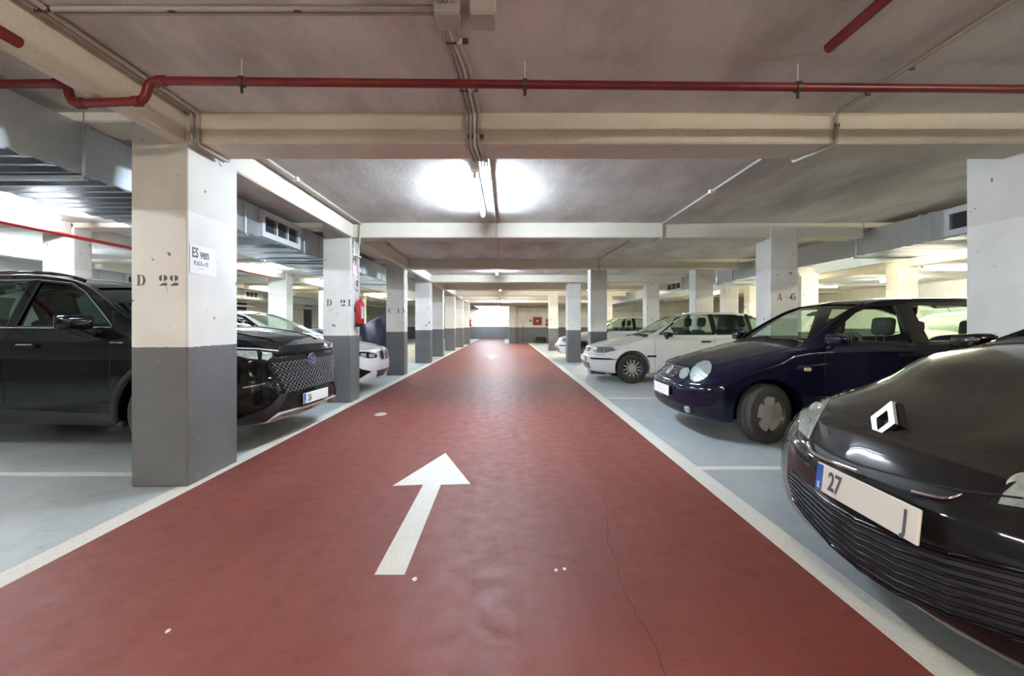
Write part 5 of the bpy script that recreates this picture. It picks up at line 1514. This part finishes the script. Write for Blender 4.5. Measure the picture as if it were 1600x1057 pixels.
bmw.patch('cowl_panel', [(1.28, -.70), (1.38, -.68), (1.40, 0), (1.38, .68), (1.28, .70), (1.24, .3), (1.22, 0), (1.24, -.3)], 'top', M['blk'], off=.004, th=.008)
seams(bmw, [(1.6, 2.93)], .25, .95)

# ------------------------------------------------------------------ signs, extinguisher and the rest
# paper notice on the lane face of D 22
nr = empty('paper_notice', (-2.284, 3.47, 1.64), 0, 'white paper notice reading ES ven on the D 22 pillar', 'notice')
bm = bmesh.new(); add_box(bm, .001, .003, -.15, .15, -.105, .105)
sheet = obj('sheet', bm, M['paper'], nr)
fr = frame((.0034, 0, 0), (0, 1, 0), (0, 0, 1))
for tx, sz, dx, dz, bo in (('ES ven', .10, -.035, .045, .0028), ('PLAZA n 92', .045, -.03, -.028, .0008)):
    b = text_mesh(tx, sz, .0004, bo)
    for v in b.verts: v.co.x *= .72
    obj('printed_text', place(b, fr @ Matrix.Translation((dx, dz, 0))), M['inkb'], nr)
bm = bmesh.new(); add_box(bm, .003, .0036, -.07, .01, -.063, -.061); obj('printed_line', bm, M['inkb'], nr)
# notices above the extinguisher
def sign(name, y, z, w, h, label, pict):
    r = empty(name, (-2.328, y, z), 0, label, 'sign')
    obj('board', box(0, .004, -w / 2, w / 2, -h / 2, h / 2), M['whiteplastic'], r)
    b = bmesh.new(); t = .018
    for (a, c, d, e) in ((-w / 2, w / 2, h / 2 - t, h / 2), (-w / 2, w / 2, -h / 2, -h / 2 + t), (-w / 2, -w / 2 + t, -h / 2, h / 2), (w / 2 - t, w / 2, -h / 2, h / 2)):
        add_box(b, .004, .0055, a, c, d, e)
    if pict == 0:
        add_box(b, .004, .0055, -w / 2, w / 2, h * .18, h / 2)
        add_box(b, .0054, .006, -.02, .02, h * .05, h * .18)
    obj('red_border', b, M['redb'], r)
    b = bmesh.new()
    f = frame((.0056, 0, 0), (0, 1, 0), (0, 0, 1))
    if pict == 1:
        add_lathe(b, [(.05, 0), (.05, .001), (.03, .001), (.03, 0)], 20, f, close=True)
        add_prism(b, [(-.012, -.03), (.012, -.03), (.012, .035), (-.012, .035)], lambda u, v, d: f @ Vector((u, v, d)), 0, .001)
        obj('pictogram', b, M['inkb'], r)
    else:
        add_prism(b, [(-.022, .05), (.022, .05), (.022, .10), (.008, .115), (-.008, .115), (-.022, .10)], lambda u, v, d: f @ Vector((u, v, d)), 0, .0012)
        obj('pictogram', b, M['whiteplastic'], r)
sign('extinguisher_sign', 7.02, 2.04, .16, .26, 'tall red and white extinguisher sign high on the D 21 pillar', 0)
sign('warning_sign', 7.14, 1.80, .16, .22, 'square red-bordered sign below the taller one on the D 21 pillar', 1)

def extinguisher(loc, rz, label, h=.42, rad=.065):
    r = empty('fire_extinguisher', loc, rz, label, 'fire extinguisher')
    bm = bmesh.new()
    add_lathe(bm, [(0, 0), (rad * .9, 0), (rad, .015), (rad, h * .78), (rad * .9, h * .86), (rad * .55, h * .94), (rad * .32, h * .97), (rad * .3, h), (0, h)], 28)
    obj('cylinder', bm, M['redx'], r, 35)
    bm = bmesh.new(); add_lathe(bm, [(rad + .001, .0), (rad + .003, .0), (rad + .003, .045), (rad + .001, .045)], 28, close=True); obj('base_ring', bm, M['blk'], r, 35)
    bm = bmesh.new()
    lab = [(rad + .0015) * 1 for _ in range(9)]
    A = []; B = []
    for k in range(10):
        a = -.9 + 1.8 * k / 9 + .0
        A.append(bm.verts.new(((rad + .0015) * math.cos(a), (rad + .0015) * math.sin(a), h * .30))); B.append(bm.verts.new(((rad + .0015) * math.cos(a), (rad + .0015) * math.sin(a), h * .74)))
    for k in range(9): bm.faces.new((A[k], A[k + 1], B[k + 1], B[k]))
    bmesh.ops.solidify(bm, geom=bm.faces[:], thickness=-.0008)
    obj('paper_label', bm, M['paper'], r)
    bm = bmesh.new()
    add_lathe(bm, [(0, h), (.018, h), (.018, h + .03), (0, h + .03)], 12)
    add_box(bm, -.02, .09, -.008, .008, h + .035, h + .045); add_box(bm, -.01, .08, -.007, .007, h + .012, h + .022)
    add_tube(bm, [(0, 0, h + .02), (0, .035, h + .02)], .006, 8)
    obj('valve', bm, M['dsteel'], r)
    obj('gauge', place(add_lathe(bmesh.new(), [(0, 0), (.016, 0), (.016, .01), (0, .01)], 16), Matrix.Translation((0, -.02, h + .018)) @ Matrix.Rotation(PI / 2, 4, 'X')), M['chrome'], r)
    obj('hose', tube(bend([(-.0, .03, h + .02), (-.0, rad + .03, h - .02), (.0, rad + .035, .14), (0, rad + .02, .06)], .05, 5), .009, 8), M['blk'], r, 40)
    obj('wall_bracket', box(-rad - .03, -rad + .005, -.02, .02, h * .55, h * .7), M['dsteel'], r)
    return r
extinguisher((-2.25, 7.04, 1.13), 0, 'red fire extinguisher hanging on the D 21 pillar')
extinguisher((-2.205, 27.4, 1.08), 0, 'small red fire extinguisher on the last left pillar at the far end')
extinguisher((2.55, 30.1, 1.10), -PI / 2, 'dark red fire extinguisher on the far cream wall right of the red hose box')
# thin pipes on the lane face of D 21
for yy, lb in ((6.96, 'left thin pipe running down the D 21 pillar'), (7.18, 'right thin pipe running down the D 21 pillar')):
    conduit([(-2.312, yy, CEIL - .01), (-2.312, yy, 2.2 if yy < 7 else 1.66)], .011, lb, 'conduit_w', clips=((-2.315, yy, 2.3),), grp='pipes on the D 21 pillar')
tag(obj('junction_box', box(-2.33, -2.285, 6.93, 7.21, 2.20, 2.23, .004, 1), M['whiteplastic']), 'thin white bracket joining the pipes on the D 21 pillar', 'bracket')
# hose cabinet on the far wall
r = empty('hose_cabinet', (1.95, 30.2, 1.14), 0, 'red square fire hose cabinet on the cream far wall', 'hose cabinet')
obj('housing', box(-.29, .29, -.12, 0, 0, .54, .01), M['redb'], r)
obj('door_frame', box(-.25, .25, -.128, -.118, .04, .50, .006), M['red'], r)
obj('emblem', place(add_lathe(bmesh.new(), [(0, 0), (.06, 0), (.06, .004), (0, .004)], 16), Matrix.Translation((0, -.128, .28)) @ Matrix.Rotation(PI / 2, 4, 'X')), M['paper'], r)
tag(obj('wall_bell', place(box(-.06, .06, -.05, 0, -.06, .06, .01), Matrix.Translation((1.50, 30.2, 1.45))), M['dsteel']), 'small dark box on the far wall left of the red hose cabinet', 'box')
conduit([(1.95, 30.185, 1.68), (1.95, 30.185, 2.36)], .012, 'thin pipe rising from the red hose cabinet', 'conduit', grp='pipes on the far wall')
conduit([(0.7, 30.185, 2.34), (3.3, 30.185, 2.34)], .02, 'dark horizontal pipe along the cream far wall', 'conduit', grp='pipes on the far wall')
for z, lb in ((2.52, 'upper of the two pale pipes across the white far wall'), (2.40, 'lower of the two pale pipes across the white far wall')):
    conduit([(-3.3, 38.2, z), (0.0, 38.2, z)], .05, lb, 'conduit_w', grp='pale pipes on the white far wall')
tag(obj('wooden_post', box(.95, 1.02, 29.2, 29.27, 0, 1.06, .005), M['dsteel']), 'thin dark post standing before the far cream wall', 'post')
# stacked tyres at the far wall
for k, z in enumerate((0, .2)):
    bm = bmesh.new(); add_lathe(bm, [(.17, .02), (.19, 0), (.28, 0), (.31, .04), (.31, .15), (.28, .19), (.19, .19), (.17, .17)], 28, Matrix.Translation((2.15, 29.75, z)), close=True)
    tag(obj('spare_tyre', bm, M['tyre'], None, 40), ('black tyre lying on the floor below the red hose cabinet', 'black tyre on top of the other below the red hose cabinet')[k], 'tyre')
# covered motorcycle behind the white saloon
def tarp():
    bm = bmesh.new(); nx, ny = 60, 34
    top = curve([(0, 1.30), (.3, 1.42), (.6, 1.38), (1.0, 1.22), (1.35, 1.08), (1.9, 1.02), (2.4, 1.08), (2.9, .95)])
    grid = []
    for i in range(nx + 1):
        u = i / nx; u = (i / nx) ** 1.3; x = -2.74 - u * 2.5
        row = []
        for j in range(ny + 1):
            v = j / ny * 2 - 1
            a = abs(v)
            zt = top(u * 2.7)
            hw = .22 + .10 * math.sin(u * PI)
            if a < .3: y = a / .3 * hw * .5; z = zt - (a / .3) ** 2 * .06
            else:
                t = (a - .3) / .7
                y = hw * .5 + t ** .6 * hw * .55
                z = (zt - .06) * (1 - t)
            fold = .06 * math.sin(u * 40 + a * 9) * min(1, a * 2) + .03 * math.sin(u * 85 + a * 15) * a
            fold += .03 * math.sin((u * 2.1) * 9 - a * 7)
            y += fold * (.4 + a)
            xx = x + .03 * math.sin(a * 9 + u * 20)
            row.append(bm.verts.new((xx, 12.0 + (y if v > 0 else -y), z)))
        grid.append(row)
    for i in range(nx):
        for j in range(ny):
            bm.faces.new((grid[i][j], grid[i + 1][j], grid[i + 1][j + 1], grid[i][j + 1]))
    for row in (grid[0], grid[-1]):
        bm.faces.new(row)
    bmesh.ops.triangulate(bm, faces=[f for f in bm.faces if len(f.verts) > 4])
    return bm
tag(obj('covered_motorcycle', tarp(), M['tarp'], None, 80), 'motorcycle under a dark blue draped cloth just behind pillar C 15', 'covered motorcycle')
# dark door in the left wall, shelf with pipes on it
r = obj('door_1', box(XL - .01, XL + .05, 27.2, 28.2, 0, 2.08), M['door']); r['kind'] = 'structure'
r = empty('wall_rack', (-11.7, 20.2, 1.75), 0, 'dark rack with pale rails on the far left wall above the white saloon', 'rack')
for z in (0, .22, .40):
    obj('rail', box(-.2, .2, -.9, .9, z, z + .05, .005, 1), M['whiteplastic'], r)
obj('back_board', box(-.28, -.22, -.9, .9, -.15, .5), M['grille_dark'], r)
